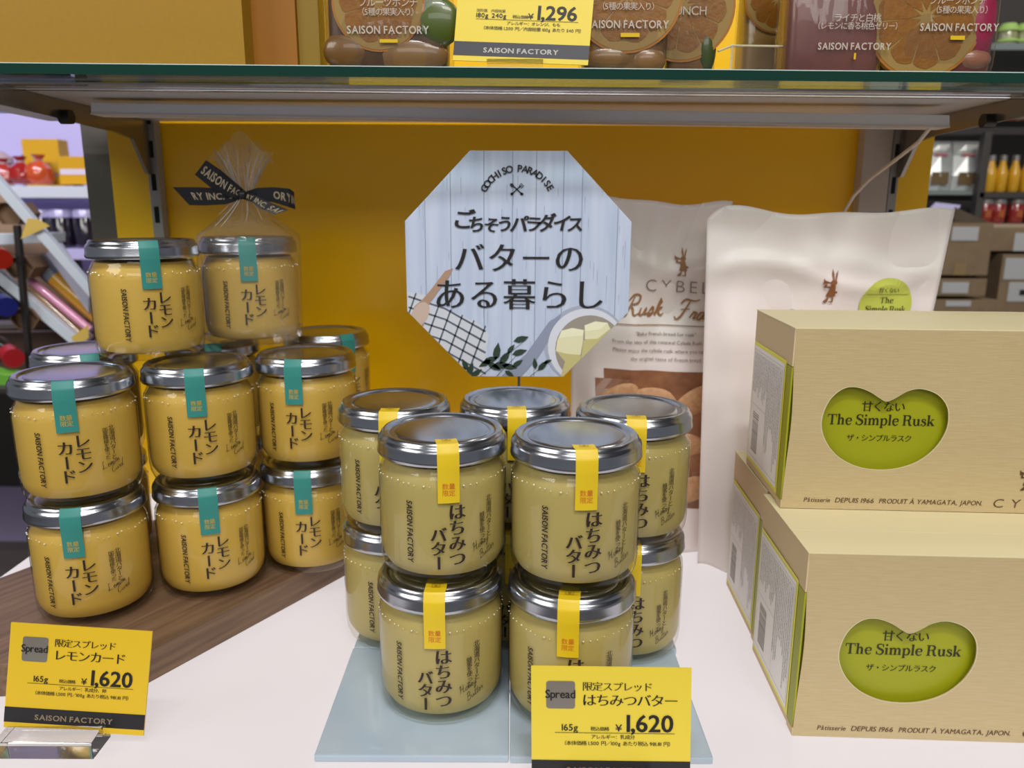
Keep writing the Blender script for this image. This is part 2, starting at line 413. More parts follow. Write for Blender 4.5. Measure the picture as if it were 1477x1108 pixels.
# ================================================================== SETTING
YEL = mat('yellow_panel', '#fdc400', .3, Coat_Weight=.2)
PANEL_Y = .735
o = MB(); o.slab([(-.367, PANEL_Y, -.5), (.381, PANEL_Y, -.5), (.381, PANEL_Y, .9), (-.367, PANEL_Y, .9)], (0, .02, 0))
struct(o.build('wall_back', YEL))
o = MB(); a = [at(x, y, .75) for x, y in ((146, 335), (168, 335), (157, 180), (118, 180))]
o.hexa([Vector((-.401, .755, -.5)), Vector((-.368, .755, -.5)), Vector((-.368, .755, .9)), Vector((-.401, .755, .9)),
        Vector((-.401, .80, -.5)), Vector((-.368, .80, -.5)), Vector((-.368, .80, .9)), Vector((-.401, .80, .9))])
struct(o.build('trim_1', mat('dark_grey_trim', '#57534e', .6)))
o = MB(); o.box((-6, -4, -.85), (6, 6, -.8)); struct(o.build('floor', mat('store_floor', '#7c7468', .4)))
o = MB(); o.box((-3.2, 2.4, -.8), (-.36, 2.45, 2.2)); struct(o.build('wall_left', mat('lavender_wall', '#d8ccf6', .6)))
o = MB(); o.box((.36, 2.4, -.8), (3.5, 2.45, 2.2)); struct(o.build('wall_right', mat('dark_wall', '#4b4642', .7)))
o = MB(); o.box((-6, -4, 2.3), (6, 6, 2.35)); struct(o.build('ceiling', mat('store_ceiling', '#77757a', .9)))

# counter: backlit white acrylic top on a dark cabinet
CT = thing('display_counter', 'glowing white backlit counter top that all the jars and boxes stand on', 'counter')
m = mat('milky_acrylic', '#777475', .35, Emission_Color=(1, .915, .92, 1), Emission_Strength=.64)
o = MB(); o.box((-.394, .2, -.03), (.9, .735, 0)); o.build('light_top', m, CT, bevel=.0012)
o = MB(); o.box((-.392, .202, -.795), (.898, .733, -.031)); o.build('cabinet', mat('counter_black', '#15120f', .5), CT)

# slotted posts
def slot_post(x, z0, z1, w, y, name, label):
    t = thing(name, label, 'post', (x, y, z0))
    o = MB(); o.box((-w/2, 0, 0), (w/2, .012, z1-z0)); o.build('channel', GREYMET, t, bevel=.0006)
    n = int((z1-z0)/.0285)
    for i in range(n):
        z = .008+i*.0285
        o = MB(); o.box((-w*.22, -.0004, z), (w*.22, .002, z+.0145)); o.build('slot', mat('slot_black', '#0c0b0c', .9), t)
    return t
slot_post(-.3225, .0005, .62, .0095, .7215, 'slotted_post', 'narrow grey slotted upright post at the left of the yellow panel')
slot_post(.3420, .0005, .62, .008, .7215, 'slotted_post', 'narrow dark slotted upright beside the wide beige post at right')
t = thing('upright_post', 'wide beige metal post with a cross-head screw, right of the yellow panel', 'post', (.3245, .7205, .0005))
o = MB(); o.box((-.0125, 0, 0), (.0125, .014, .62)); o.build('post_face', mat('beige_metal', '#b5aa9c', .45), t, bevel=.0006)
o = MB(); o.box((-.0127, -.0015, .18), (.0127, 0, .272)); o.build('screw_plate', mat('beige_plate', '#c0b3a2', .4), t, bevel=.0004)
s = MB(); s.lathe([(0.0001, 0), (.0042, .0001), (.0036, .0012), (.0001, .0014)], 20)
s.v = [Vector((v.x, -v.z-.0015, .261+v.y)) for v in s.v]; so = s.build('screw', TIN, t, True)
s = MB(); s.box((-.0026, -.0034, .2605), (.0026, -.0028, .2615)); s.box((-.0005, -.0034, .2584), (.0005, -.0028, .2636)); s.build('screw_cross', BLACK, so)

# ------------------------------------------------------------------ glass shelf with its metalwork
SZ, ST, SY, SR = .3615, .006, .5, .030
def shelf_pt(x, y, z): return Vector((x*cos(SR)-y*sin(SR), SY+x*sin(SR)+y*cos(SR), z))
t = thing('glass_shelf', 'clear glass shelf with a dark green edge holding the fruit pouches', 'shelf', (0, SY, SZ-ST), SR)
o = MB(); o.box((-.50, 0, .0002), (.50, .205, ST-.0001)); g = o.build('glass_pane', SHELFG, t)
m = film('green_glass_edge', (.02, .10, .07, 1), 1.5, .03, .75, (.01, .055, .038, 1))
o = MB(); o.box((-.502, -.0006, 0), (.502, 0, ST)); o.build('green_edge', m, t)
o = MB(); o.box((-.502, -.0008, ST-.0002), (.502, .0012, ST+.0003)); o.build('polished_edge', mat('edge_gleam', '#c8ddd8', .15, Coat_Weight=1), t)

t = thing('shelf_tray', 'polished steel tray rail running under the front of the glass shelf', 'rail', (0, 0, 0))
def P(x, y, z): return shelf_pt(x, y, z)
def strip(x0, x1, y0, z0, y1, z1, name, m, parent, th=.0012):
    o = MB(); o.slab([P(x0, y0, z0), P(x1, y0, z0), P(x1, y1, z1), P(x0, y1, z1)], (0, 0, -th)); return o.build(name, m, parent)
zb = SZ-ST-.0003
strip(-.42, .46, .028, zb, .045, zb-.0002, 'front_flange', mat('mirror_steel_dark', '#a8a0a2', .16, .6), t)
strip(-.41, .41, .0455, zb, .083, zb-.0004, 'under_plate', STEEL, t)
o = MB(); o.slab([P(-.41, .084, zb), P(.41, .084, zb), P(.41, .2205, zb), P(-.41, .2455, zb)], (0, 0, -.0012)); o.build('light_block_plate', STEEL, t)  # unseen plate added to keep lamp light off the upper yellow panel
o = MB(); o.tube([P(-.42, .0440, zb-.0014), P(.46, .0440, zb-.0014)], .0013, 10); o.build('chrome_glint_bead', mat('chrome_glint_bead', '#f2f4f8', .08, 1), t, True)  # bead added to catch the lamps as a thin bright line
strip(-.42, .46, .0447, zb-.0006, .0457, zb-.0016, 'step_edge', mat('dark_line', '#3a3430', .5), t)
t = thing('cross_bar', 'light grey steel cross bar under the shelf between the two brackets', 'bar')
a, b, c_, d_ = at(131, 165, .578), at(1370, 184, .592), at(1370, 166, .592), at(131, 148, .578)
o = MB(); o.slab([a, b, c_, d_], (0, .018, 0)); o.build('bar_body', mat('light_grey_steel', '#dcdce2', .4, 0), t, bevel=.0005)
o = MB(); o.slab([a+Vector((0, -.0006, 0)), b+Vector((0, -.0006, 0)), b+Vector((0, -.0006, .0009)), a+Vector((0, -.0006, .0009))], (0, .012, 0)); o.build('lower_lip', mat('pale_lip', '#d6ccc4', .4), t)
def bracket(X, Xo, label, left):
    t = thing('shelf_bracket', label, 'bracket')
    o = MB(); zt = SZ-ST-.002
    o.slab([(X, .30, zt-.006), (X, .30, zt), (X, .72, zt), (X, .72, zt-.055), (X, .695, zt-.060), (X, .66, zt-.022)], (0, 0, 0)) if False else None
    pts = [(X, .30, zt), (X, .72, zt), (X, .72, zt-.046), (X, .712, zt-.046), (X, .690, zt-.018), (X, .66, zt-.015), (X, .30, zt-.008)]
    n = len(pts); th = Xo
    o.add(pts+[(p[0]+th, p[1], p[2]) for p in pts], [tuple(range(n))[::-1], tuple(range(n, 2*n))]+[(i, (i+1) % n, n+(i+1) % n, n+i) for i in range(n)])
    o.build('arm_plate', mat('bracket_steel', '#8b857c', .25, .8), t)
    o = MB(); o.tube([(X+th/2, .585, zt-.012), (X+th/2+(.008 if left else -.008), .585, zt-.012)], .005, 14); o.build('clamp_bolt', mat('dark_bolt', '#3b3936', .4, .8), t, True)
    return t
bracket(-.3255, .003, 'steel shelf bracket arm at the left, reaching forward from the slotted post', True)
bracket(.3425, .003, 'steel shelf bracket arm at the right, beside the white cable', False)
# cable
o = MB(); pts = [at(1345, 180, .60), at(1325, 205, .61), at(1290, 232, .64), at(1255, 258, .68), at(1232, 282, .70), at(1215, 310, .71), at(1205, 350, .71)]
o.tube(pts, .0014, 8); tag(o.build('lamp_cable', mat('white_cable', '#d8cfc4', .4), smooth=True), 'thin white cable hanging from the shelf down behind the large white pouch', 'cable')

# ================================================================== WOODEN BOARD + TILES
BT = .021
WOOD = noise_bump(mat('walnut', '#5a4433', .45), (14, 260, 260), .15, .0004, '#876a50', .5, 6)

t = thing('wooden_board', 'brown walnut serving board under the stacks of lemon jars', 'board', (-.25, .53, 0))
bp = [(-.2215, .4075), (-.090, .6185), (-.245, .7150), (-.395, .455), (-.36, .384+.012)]
bp = [(x+.25, y-.53) for x, y in bp]
me = bpy.data.meshes.new('b'); n = len(bp)
o = MB(); o.add([(x, y, .0002) for x, y in bp]+[(x, y, BT) for x, y in bp], [tuple(range(n))[::-1], tuple(range(n, 2*n))]+[(i, (i+1) % n, n+(i+1) % n, n+i) for i in range(n)])
for i, v in enumerate(o.v): pass
R = Matrix.Rotation(math.radians(58), 3, 'Z'); o.v = [R.inverted() @ v for v in o.v]
b = o.build('board_body', WOOD, t, bevel=.0008); b.rotation_euler = (0, 0, math.radians(58))

TILE = mat('pale_blue_glaze', '#a8b8c6', .12, Coat_Weight=.6)
noise_bump(TILE, (30, 30, 30), .05, .001, '#b2c3cf', .5)
def tile(x0, x1, y0, y1, label):
    t = thing('glazed_tile', label, 'tile', ((x0+x1)/2, (y0+y1)/2, .0003))
    o = MB(); a = (x1-x0)/2; b = (y1-y0)/2
    o.box((-a, -b, 0), (a, b, .0042)); o.build('tile_slab', TILE, t, bevel=.0009); return t
tile(-.1008, -.0008, .3475, .4475, 'pale blue glazed tile at front left, under the honey butter stacks')
tile(-.0002, .1040, .3470, .4475, 'pale blue glazed tile at front right, behind the honey butter price card')
tile(-.1004, -.0006, .4480, .5480, 'pale blue glazed tile under the rear left honey butter stack')
tile(.0000, .1060, .4480, .5480, 'pale blue glazed tile under the rear right honey butter stack')

# ================================================================== JARS
JR, JH, HL = .035, .0786, .0112
LB = JH-HL
body = [(.0001, .0022), (.024, .0018), (.0275, .0002), (.0300, .0006), (.0328, .0028), (.0344, .0070), (.0350, .0130), (.0350, .0540), (.0344, .0585), (.0326, .0620), (.0312, .0650), (.0310, .0700)]
lidp = [(.0318, LB-.0002), (.0349, LB-.0004), (.03545, LB+.0006), (.0354, LB+.0018), (.0350, LB+.0030), (.0350, LB+.0062), (.0346, LB+.0076), (.0336, LB+.0086), (.0332, LB+.0092), (.0330, LB+.0103), (.0320, LB+.0112), (.0306, JH-.0001), (.0292, JH-.0007), (.0284, JH-.0016), (.0262, JH-.0017), (.0254, JH-.0010), (.0240, JH-.0008), (.0001, JH-.0008)]
fill_h = [(.0001, .0050), (.026, .0050), (.0312, .0066), (.0334, .0105), (.0342, .0150), (.0342, .0535), (.0334, .0575), (.0316, .0608), (.0303, .0645), (.0001, .0650)]
fill_l = [(.0001, .0046), (.026, .0046), (.0310, .0062), (.0332, .0100), (.0341, .0150), (.0342, .0535), (.0334, .0575), (.0316, .0608), (.0303, .0645), (.0001, .0650)]
def seal_mesh(hw, top):
    """paper strip running from the lid top over the rim and down the glass"""
    pr = ([(.0215, JH-.0005), (.0240, JH-.0004), (.0262, JH-.0004), (.0284, JH-.0002)] if top else []) + \
        [(.0306, JH+.0002), (.0322, LB+.0115), (.0334, LB+.0105), (.0339, LB+.0088), (.0350, LB+.0078), (.0354, LB+.0062), (.0355, LB+.0030), (.0357, LB+.0010), (.0357, LB-.0010), (.0355, LB-.004), (.0354, LB-.010), (.0354, LB-.0165), (.0354, .0482)]
    o = MB(); n = 7; v = []
    for r, z in pr:
        for i in range(n):
            x = -hw+2*hw*i/(n-1); a = math.asin(max(-1, min(1, x/max(r, .02)))); v.append((r*sin(a), -r*cos(a), z))
    v2 = [(x*1.004, y*1.004, z+(.00005 if k < 28 and top else 0)) for k, (x, y, z) in enumerate(v)]
    m = len(pr); f = [(j*n+i, j*n+i+1, (j+1)*n+i+1, (j+1)*n+i) for j in range(m-1) for i in range(n-1)]
    o.add(v2, [q[::-1] for q in f]); return o
CREAM_H = mat('honey_butter_cream', '#b9a868', .4)
CREAM_L = mat('lemon_curd', '#cfac50', .45)
noise_bump(CREAM_H, (20, 20, 20), 0, 0, '#b09e5c', .6); noise_bump(CREAM_L, (22, 22, 22), 0, 0, '#c7a142', .6)
SEAL_Y = mat('yellow_seal', '#e3c21a', .45); SEAL_T = mat('teal_seal', '#2f867d', .5)
GOLD = mat('gold_print', '#c9a83a', .4); ORANGE = mat('orange_print', '#d2691e', .5)
STIP = mat('stipple_sparkle', '#e8e2cc', .12, Coat_Weight=1)  # glass stipple as pale dots, its sparkle put into the colour
def jar_parts(kind):
    P = {}
    root = bpy.data.objects.new('t', None)
    o = MB(); o.lathe(body, 64); P['glass_jar'] = (o, GLASS, True)
    o = MB(); o.lathe(lidp, 64); P['screw_lid'] = (o, TIN, True)
    o = MB(); o.lathe(fill_h if kind == 'h' else fill_l, 56); P['cream_filling'] = (o, CREAM_H if kind == 'h' else CREAM_L, True)
    P['paper_seal'] = (seal_mesh(.0056 if kind == 'h' else .0059, kind == 'h'), SEAL_Y if kind == 'h' else SEAL_T, True)
    o = MB()
    for i in range(52):
        a = 2*pi*(i+random.uniform(-.35, .35))/52; zz = .0578+random.uniform(-.0012, .0008); q = random.choice((.0003, .0004, .00055))
        o.ball((.0346*sin(a), -.0346*cos(a), zz), (q, q, q*.8), 6, 4)
    P['shoulder_stippling'] = (o, STIP, True)
    out = {}
    for k, (o, m, sm) in P.items():
        out[k] = o.build(k, m, None, sm)
    R = .03515; D = lambda deg: math.radians(deg)*R
    k = Ink()
    if kind == 'h':
        k.vtext('はちみつ', D(7), .0472, .0086, .0086, b=(.034, -.004))
        k.vtext('バター', D(-9), .0347, .0082, .0078, b=(.034, -.004))
        k.vtext('北海道バターと', D(38), .0490, .0034, .00335, sx=1.15, b=(.003, 0))
        k.vtext('蜂蜜を使った', D(30.5), .0405, .0030, .0029, sx=1.15, b=(.003, 0))
        script(k, sw('Honey'), D(21), .0195, .0046, .00034, rot=.42); script(k, sw('Butter'), D(28), .0145, .0046, .00034, rot=.42)
    else:
        k.vtext('レモン', D(11), .0462, .0086, .0080, b=(.026, -.006))
        k.vtext('カード', D(-4), .0428, .0088, .0088, b=(.026, -.006))
        k.vtext('北海道バターと', D(39), .0488, .0033, .00310, sx=1.15, b=(.003, 0))
        k.vtext('国産檸檬を使った', D(32.5), .0478, .0027, .0025, sx=1.15, b=(.003, 0))
        script(k, sw('Lemon'), D(26), .0220, .0046, .00034, rot=.32); script(k, sw('Curd'), D(35), .0190, .0046, .00034, rot=.32)
    k.text('SAISON FACTORY', D(-37) if kind == 'h' else D(-31), .0485, .0043, b=(.034, .022), rot=-pi/2, shear=.12, sx=.81, track=.13)
    W = [v[1] for v in k.v]
    out['front_lettering'] = k.build('front_lettering', INK, None, cylm(R))
    k = Ink(); k.vtext('数限', -.0017, .0590, .0032, .0036); k.vtext('量定', .0017, .0590, .0032, .0036)
    out['seal_lettering'] = k.build('seal_lettering', ORANGE if kind == 'h' else GOLD, None, cylm(.03565))
    if kind == 'h':
        k = Ink(); 
        for a, b in (((-.0022, -.0262), (.0022, -.0258)), ((-.0022, -.0232), (.0022, -.0229)), ((-.0022, -.0262), (-.0019, -.0229)), ((.0019, -.0262), (.0022, -.0229))): k.rect(*a, *b)
        k.ell(0, -.0246, .0009, .0008, 10)
        out['seal_emblem'] = k.build('seal_emblem', mat('emblem_print', '#a8861a', .5), None, lambda x, y: Vector((x, y, JH+.0002)))
    for ob in out.values(): C.objects.unlink(ob)
    return out
PARTS = {'h': jar_parts('h'), 'l': jar_parts('l')}
TIERS = {}
def jar(kind, x, y, z, app, label, group):
    """app = degrees the label is turned to the right, seen from the shopper's side"""
    r = thing('honey_butter_jar' if kind == 'h' else 'lemon_curd_jar', label, 'jar', (x, y, z), -math.atan2(x, y)+math.radians(app), group)
    seal = None
    for k in ('glass_jar', 'screw_lid', 'cream_filling', 'paper_seal', 'shoulder_stippling', 'front_lettering'):
        c = PARTS[kind][k].copy(); C.objects.link(c); c.parent = r
        if k == 'paper_seal': seal = c
    for k in ('seal_lettering', 'seal_emblem'):
        if k in PARTS[kind]: c = PARTS[kind][k].copy(); C.objects.link(c); c.parent = seal
    return r
Z0 = .0047; ZL = BT+.0003; G = .0002
hz = lambda k: Z0+k*(JH+G)
lz = lambda k: ZL+k*(JH+G)
GH, GLm = 'honey butter jars stacked on the blue tiles', 'lemon jars stacked on the wooden board'
jar('h', -.0380, .4085, hz(1), 4.6, 'honey butter jar on top of the front left stack on the blue tile', GH)
jar('h', .0345, .4000, hz(1), 9.3, 'honey butter jar on top of the front right stack, above the price card', GH)
jar('h', -.0396, .4030, hz(0), -6, 'honey butter jar standing on the blue tile, bottom of the front left stack', GH)
jar('h', .0334, .3955, hz(0), -2, 'honey butter jar partly hidden behind the yellow price card at front', GH)
jar('h', -.0735, .4725, hz(1), -6.6, 'honey butter jar topping the rear left stack, beside the lemon jars', GH)
jar('h', .0020, .4790, hz(1), 2, 'honey butter jar at the rear middle, dark lid below the octagonal sign rod', GH)
jar('h', .0740, .4580, hz(1), 3.7, 'honey butter jar topping the rear right stack, in front of the white pouch', GH)
jar('h', -.0744, .4745, hz(0), 4.6, 'honey butter jar at the bottom of the rear left stack, mostly hidden', GH)
jar('h', .0020, .4760, hz(0), 0, 'honey butter jar hidden at the bottom of the rear middle stack', GH)
jar('h', .0742, .4612, hz(0), 4.7, 'honey butter jar at the bottom of the rear right stack, right half showing', GH)
jar('l', -.2748, .4745, lz(1), -8.9, 'lemon jar at the far left of the middle tier', GLm)
jar('l', -.2750, .4740, lz(0), -16, 'lemon jar at the far left of the bottom tier, above the lemon price card', GLm)
jar('l', -.2113, .5120, lz(1), -4, 'lemon jar in the centre of the middle tier', GLm)
jar('l', -.2098, .5085, lz(0), -1, 'lemon jar in the centre of the bottom tier on the wooden board', GLm)
jar('l', -.1475, .5465, lz(1), -15, 'lemon jar at the right end of the middle tier', GLm)
jar('l', -.1488, .5460, lz(0), -9, 'lemon jar at the right end of the bottom tier on the board', GLm)
jar('l', -.1560, .6460, lz(1), 29, 'lemon jar behind the right end of the middle tier, near the yellow panel', GLm)
jar('l', -.1560, .6450, lz(0), 10, 'lemon jar hidden below the one nearest the yellow panel', GLm)
jar('l', -.3120, .5580, lz(1), 5, 'lemon jar behind the far left one, only its lid rim showing', GLm)
jar('l', -.3120, .5560, lz(0), 5, 'lemon jar hidden at the rear left bottom of the lemon stacks', GLm)
jar('l', -.2360, .6050, lz(1), 0, 'lemon jar hidden in the rear middle tier under the cellophane wrapped one', GLm)
jar('l', -.2360, .6050, lz(0), 0, 'lemon jar hidden in the rear middle at board level', GLm)
jar('l', -.2500, .5330, lz(2), 5.6, 'lemon jar without wrapping at the very top of the lemon pile', GLm)
BX, BY = -.1985, .5930
jar('l', BX, BY, lz(2), -1.6, 'lemon jar inside the cellophane bag with the black ribbon', GLm)

# ---- cellophane bag and ribbon around the top right lemon jar
bz = lz(2)
bag = thing('cellophane_bag', 'clear cellophane gift bag gathered above the lemon jar and flared at its top', 'bag', (BX, BY, bz))
def bag_mesh(prof, n, amp, seed, wave=None, top_cut=None, fr=(3, 2)):
    rnd = random.Random(seed); ph = [rnd.uniform(0, 6.28) for _ in range(8)]
    v = []; f = []
    for j, (r, z, a) in enumerate(prof):
        for i in range(n):
            t = 2*pi*i/n; q = sum(sin((fr[0]+fr[1]*k)*t+ph[k]+z*30*(k % 3))/(1+.3*k) for k in range(6))/3
            rr = r*(1+a*q); zz = z
            if top_cut and j == len(prof)-1: zz += .007*sin(2*t+1)+.004*sin(5*t)
            v.append((rr*sin(t), -rr*cos(t), zz))
    m = len(prof)
    for j in range(m-1):
        for i in range(n): k = (i+1) % n; f.append((j*n+i, j*n+k, (j+1)*n+k, (j+1)*n+i))
    return v, f
gz = .1085
prof = [(.030, .0000, .0), (.0362, .0035, .010), (.0366, .014, .010), (.0368, .035, .012), (.0372, .055, .012), (.0374, .066, .012), (.0376, .076, .015), (.0364, .0800, .03), (.0270, .0870, .05), (.0180, .0940, .09), (.0100, .1010, .14), (.0045, gz, .2)]
v, f = bag_mesh(prof, 96, 1, 3); o = MB(); o.add(v, f)
me = mesh('bag_body', o.v, o.f, True); link('bag_body', me, CELLO, bag)
prof = [(.0045, gz, .2), (.0062, gz+.004, .30), (.0095, gz+.010, .34), (.0135, gz+.018, .30), (.0180, gz+.026, .24), (.0220, gz+.033, .18)]
v, f = bag_mesh(prof, 160, 1, 9, top_cut=True, fr=(5, 3)); me = mesh('flared_top', v, f, True); link('flared_top', me, CELLOT, bag)
PL = film('pleat_highlight_film', (.9, .9, .9, 1), 1.6, .08, .5, (.9, .88, .85, 1))  # whitish tubes along the folds: the film's highlight streaks put into shape and colour
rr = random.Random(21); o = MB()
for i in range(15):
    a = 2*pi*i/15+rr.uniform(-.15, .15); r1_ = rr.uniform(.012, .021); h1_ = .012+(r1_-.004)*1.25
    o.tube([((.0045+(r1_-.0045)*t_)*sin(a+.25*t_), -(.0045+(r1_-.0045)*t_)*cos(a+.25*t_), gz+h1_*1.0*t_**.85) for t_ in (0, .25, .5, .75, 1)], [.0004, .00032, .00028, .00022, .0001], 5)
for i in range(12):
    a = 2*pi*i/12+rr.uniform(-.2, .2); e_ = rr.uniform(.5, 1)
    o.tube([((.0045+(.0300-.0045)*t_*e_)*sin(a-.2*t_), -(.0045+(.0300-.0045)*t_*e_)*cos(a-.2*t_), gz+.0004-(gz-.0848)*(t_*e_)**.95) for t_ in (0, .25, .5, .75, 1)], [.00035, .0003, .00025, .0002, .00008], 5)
o.build('pleat_highlights', PL, bag, True)
# soft seam ears hanging at the bag's bottom corner
v = [(.020, -.030, .012), (.036, -.012, .014), (.038, -.014, .001), (.026, -.031, .0008), (.031, -.028, .006)]
me = mesh('bag_corner', v, [(0, 4, 3), (0, 1, 4), (1, 2, 4), (2, 3, 4)]); link('bag_corner', me, CELLO, bag)

RIB = mat('black_ribbon', '#1b1a1f', .35); RGOLD = mat('ribbon_gold', '#b9a68a', .4)
K = at(352, 281, BY-.0075)
rib = thing('ribbon_bow', 'black ribbon with pale gold lettering tied round the neck of the cellophane bag', 'ribbon', K)
def ribbon(px_top, px_bot, dep, name, text=None, tpos=None):
    """strip between an upper and a lower edge; both given as points in the bag's plane with a depth each"""
    n = len(px_top); T = [at(*px_top[i], BY-.0075+dep[i])-K for i in range(n)]; B = [at(*px_bot[i], BY-.0075+dep[i])-K for i in range(n)]
    v = T+B+[p+Vector((0, .0004, 0)) for p in T+B]; f = []
    for i in range(n-1):
        f += [(n+i, n+i+1, i+1, i), (2*n+i, 2*n+i+1, 3*n+i+1, 3*n+i), (i, i+1, 2*n+i+1, 2*n+i), (n+i+1, n+i, 3*n+i, 3*n+i+1)]
    f += [(0, 2*n, 3*n, n), (n-1, 2*n-1, 4*n-1, 3*n-1)]
    o = MB(); o.add(v, f); r = o.build(name, RIB, rib)
    if text:
        s0, s1, h = tpos; k = Ink(); k.text(text, 0, 0, 1.0, b=(.028, .022), track=.16)
        W = max(p[0] for p in k.v); 
        def fn(x, y):
            s = (s0+(s1-s0)*x/W)*(n-1); i = max(0, min(n-2, int(s))); q = s-i
            a = T[i].lerp(T[i+1], q); b = B[i].lerp(B[i+1], q); w_ = .5-h/2+h*y/.72
            return b.lerp(a, w_)+Vector((0, -.0004, 0))
        k.build('ribbon_lettering', RGOLD, r, fn)
    return r
ribbon([(297, 231), (318, 245), (338, 262), (354, 276)], [(281, 252), (303, 270), (328, 283), (348, 287)], [-.010, -.009, -.006, -.001], 'ribbon_tail', 'SAISON FAC', (.06, .9, .42))
ribbon([(249, 270), (285, 270), (325, 272), (352, 278)], [(273, 296), (295, 296.5), (325, 295), (350, 287)], [-.003, -.003, -.003, .001], 'ribbon_tail', 'RY INC.  S', (.2, .80, .36))
ribbon([(352, 276), (368, 281), (390, 292), (416, 303)], [(350, 287), (362, 291), (377, 302), (396, 309.5)], [-.002, -.006, -.008, -.010], 'ribbon_tail', '2RY INC. SAI', (.04, .97, .5))
ribbon([(355, 276), (371, 271), (395, 270), (417, 272), (424, 277)], [(356, 286), (371, 288), (395, 292), (417, 299), (426, 302)], [0, -.003, -.001, .002, .006], 'ribbon_loop', 'ORY IN', (.5, .99, .42))
o = MB(); o.ball((0, -.003, 0), (.0035, .003, .0032), 12, 8); o.build('ribbon_knot', RIB, rib, True)

# ================================================================== OCTAGONAL SIGN
SYG = .545
OC = [at(*q, SYG) for q in [(677, 219), (815, 219), (910, 317), (907.5, 449), (812, 545), (685, 543), (588, 453), (583, 315)]]
O0 = Vector((.0035, SYG, .2400)); 
t = thing('octagonal_sign', 'pale blue octagonal board sign printed with a butter pot and Japanese words', 'sign', O0)
L = [p-O0 for p in OC]; n = 8
Hs = .1555/2; k8 = .43
cx = sum(p.x for p in L)/8; cz = sum(p.z for p in L)/8
oct2 = [(-.207*2*Hs*1.02, Hs), (.207*2*Hs*1.02, Hs), (Hs, .2*2*Hs), (Hs, -.2*2*Hs), (.207*2*Hs*1.02, -Hs), (-.207*2*Hs*1.02, -Hs), (-Hs, -.2*2*Hs), (-Hs, .2*2*Hs)]
S8 = Hs/163.5      # metres per photograph pixel on the board
def sp(px, py): return ((px-746.8)*S8, (382-py)*S8)
SO = Vector((cx, 0, cz))
o = MB(); v = [Vector((x+cx, 0, z+cz)) for x, z in oct2]
o.add(v+[p+Vector((0, .002, 0)) for p in v], [tuple(range(8))[::-1], tuple(range(8, 16))]+[(i, (i+1) % 8, 8+(i+1) % 8, 8+i) for i in range(8)])
m = mat('sign_print', '#b4c2da', .35); noise_bump(m, (160, 160, 9), 0, 0, '#ccd6e8', .5, 5)
o.build('sign_board', m, t, bevel=.0003)
def sfn(e): return lambda x, y: SO+Vector((x, -e, y))
from mathutils.geometry import tessellate_polygon
def clip(poly):  # keep a printed shape inside the octagon
    c = [(x*.997, y*.997) for x, y in oct2]; out = list(poly)
    for i in range(8):
        a, b = c[i], c[(i+1) % 8]; src = out; out = []
        side = lambda p: (b[0]-a[0])*(p[1]-a[1])-(b[1]-a[1])*(p[0]-a[0])
        for j in range(len(src)):
            p, q = src[j], src[(j+1) % len(src)]; sp_, sq = side(p), side(q)
            if sp_ <= 0: out.append(p)
            if (sp_ < 0 < sq) or (sq < 0 < sp_): u = sp_/(sp_-sq); out.append((p[0]+(q[0]-p[0])*u, p[1]+(q[1]-p[1])*u))
        if not out: return None
    return out
def sprint(name, col, polys, e, rough=.4):
    k = Ink()
    for p in polys:
        q = clip([sp(*a) for a in p])
        if q and len(q) > 2: k.poly(q)
    return k.build(name, mat('print_'+name+col, col, rough), t, sfn(e))
def ring(cx, cy, rx, ry, rot=0, n=36, a0=0, a1=360):
    return [(cx+rx*cos(a)*cos(rot)-ry*sin(a)*sin(rot), cy+rx*cos(a)*sin(rot)+ry*sin(a)*cos(rot)) for a in [math.radians(a0+(a1-a0)*i/n) for i in range(n+1 if a1-a0 < 360 else n)]]
# plank lines
pl = []
for x, w_ in ((612, .8), (649, .9), (697, 1), (738, .9), (772, .8), (811, 1), (838, .8), (890, .8)): pl.append([(x, 200), (x+w_, 200), (x+w_-.6, 560), (x-.9, 560)])
rr = random.Random(4)
for i in range(60):
    x = rr.uniform(590, 905); y = rr.uniform(225, 520); l = rr.uniform(10, 45); pl.append([(x, y), (x+.5, y), (x+.3, y+l), (x, y+l)])
sprint('plank_lines', '#8b97ab', pl, .00015)
sprint('linen_cloth', '#cfd3da', [[(583, 418), (600, 421), (612, 424), (628, 440), (655, 450), (690, 466), (705, 482), (700, 505), (697, 545), (660, 545), (583, 480)]], .0002)
ck = []
for i in range(9):
    x = 592+i*15; ck.append([(x, 421), (x+2.2, 421), (x-34, 545), (x-37, 545)]) if False else None
for i in range(7):
    x0 = 596+i*17; y0 = 420+i*8; ck.append([(x0, y0), (x0+2, y0+.8), (x0-24, y0+72), (x0-27, y0+72)])
for i in range(5):
    y0 = 430+i*16; ck.append([(586, y0-6), (640, y0+12), (700, y0+46), (698, y0+48.5), (639, y0+14.5), (585, y0-3.5)])
sprint('cloth_checks', '#5d6470', ck, .00025)
sprint('pot', '#a9b0c4', [ring(848, 497, 62, 60, .2)], .0003)
sprint('pot_rim', '#d9dce6', [ring(850, 499, 58, 57, .2)], .00035)
sprint('pot_inside', '#9c9488', [ring(854, 503, 51, 51, .2)], .0004)
sprint('pot_handle', '#8f97ad', [[(722, 545), (760, 510), (793, 462), (812, 450), (800, 480), (775, 520), (750, 548)]], .00032)
sprint('butter_shade', '#c8bf82', [[(804, 505), (842, 513), (836, 545), (812, 545), (818, 522)], [(845, 490), (885, 470), (885, 500), (842, 518)]], .00045)
sprint('butter', '#e6e2b8', [[(812, 475), (828, 471), (845, 474), (844, 493), (841, 512), (820, 510), (804, 506), (806, 490)], [(846, 467), (862, 461), (880, 463), (884, 472), (866, 487), (847, 488)]], .0005)
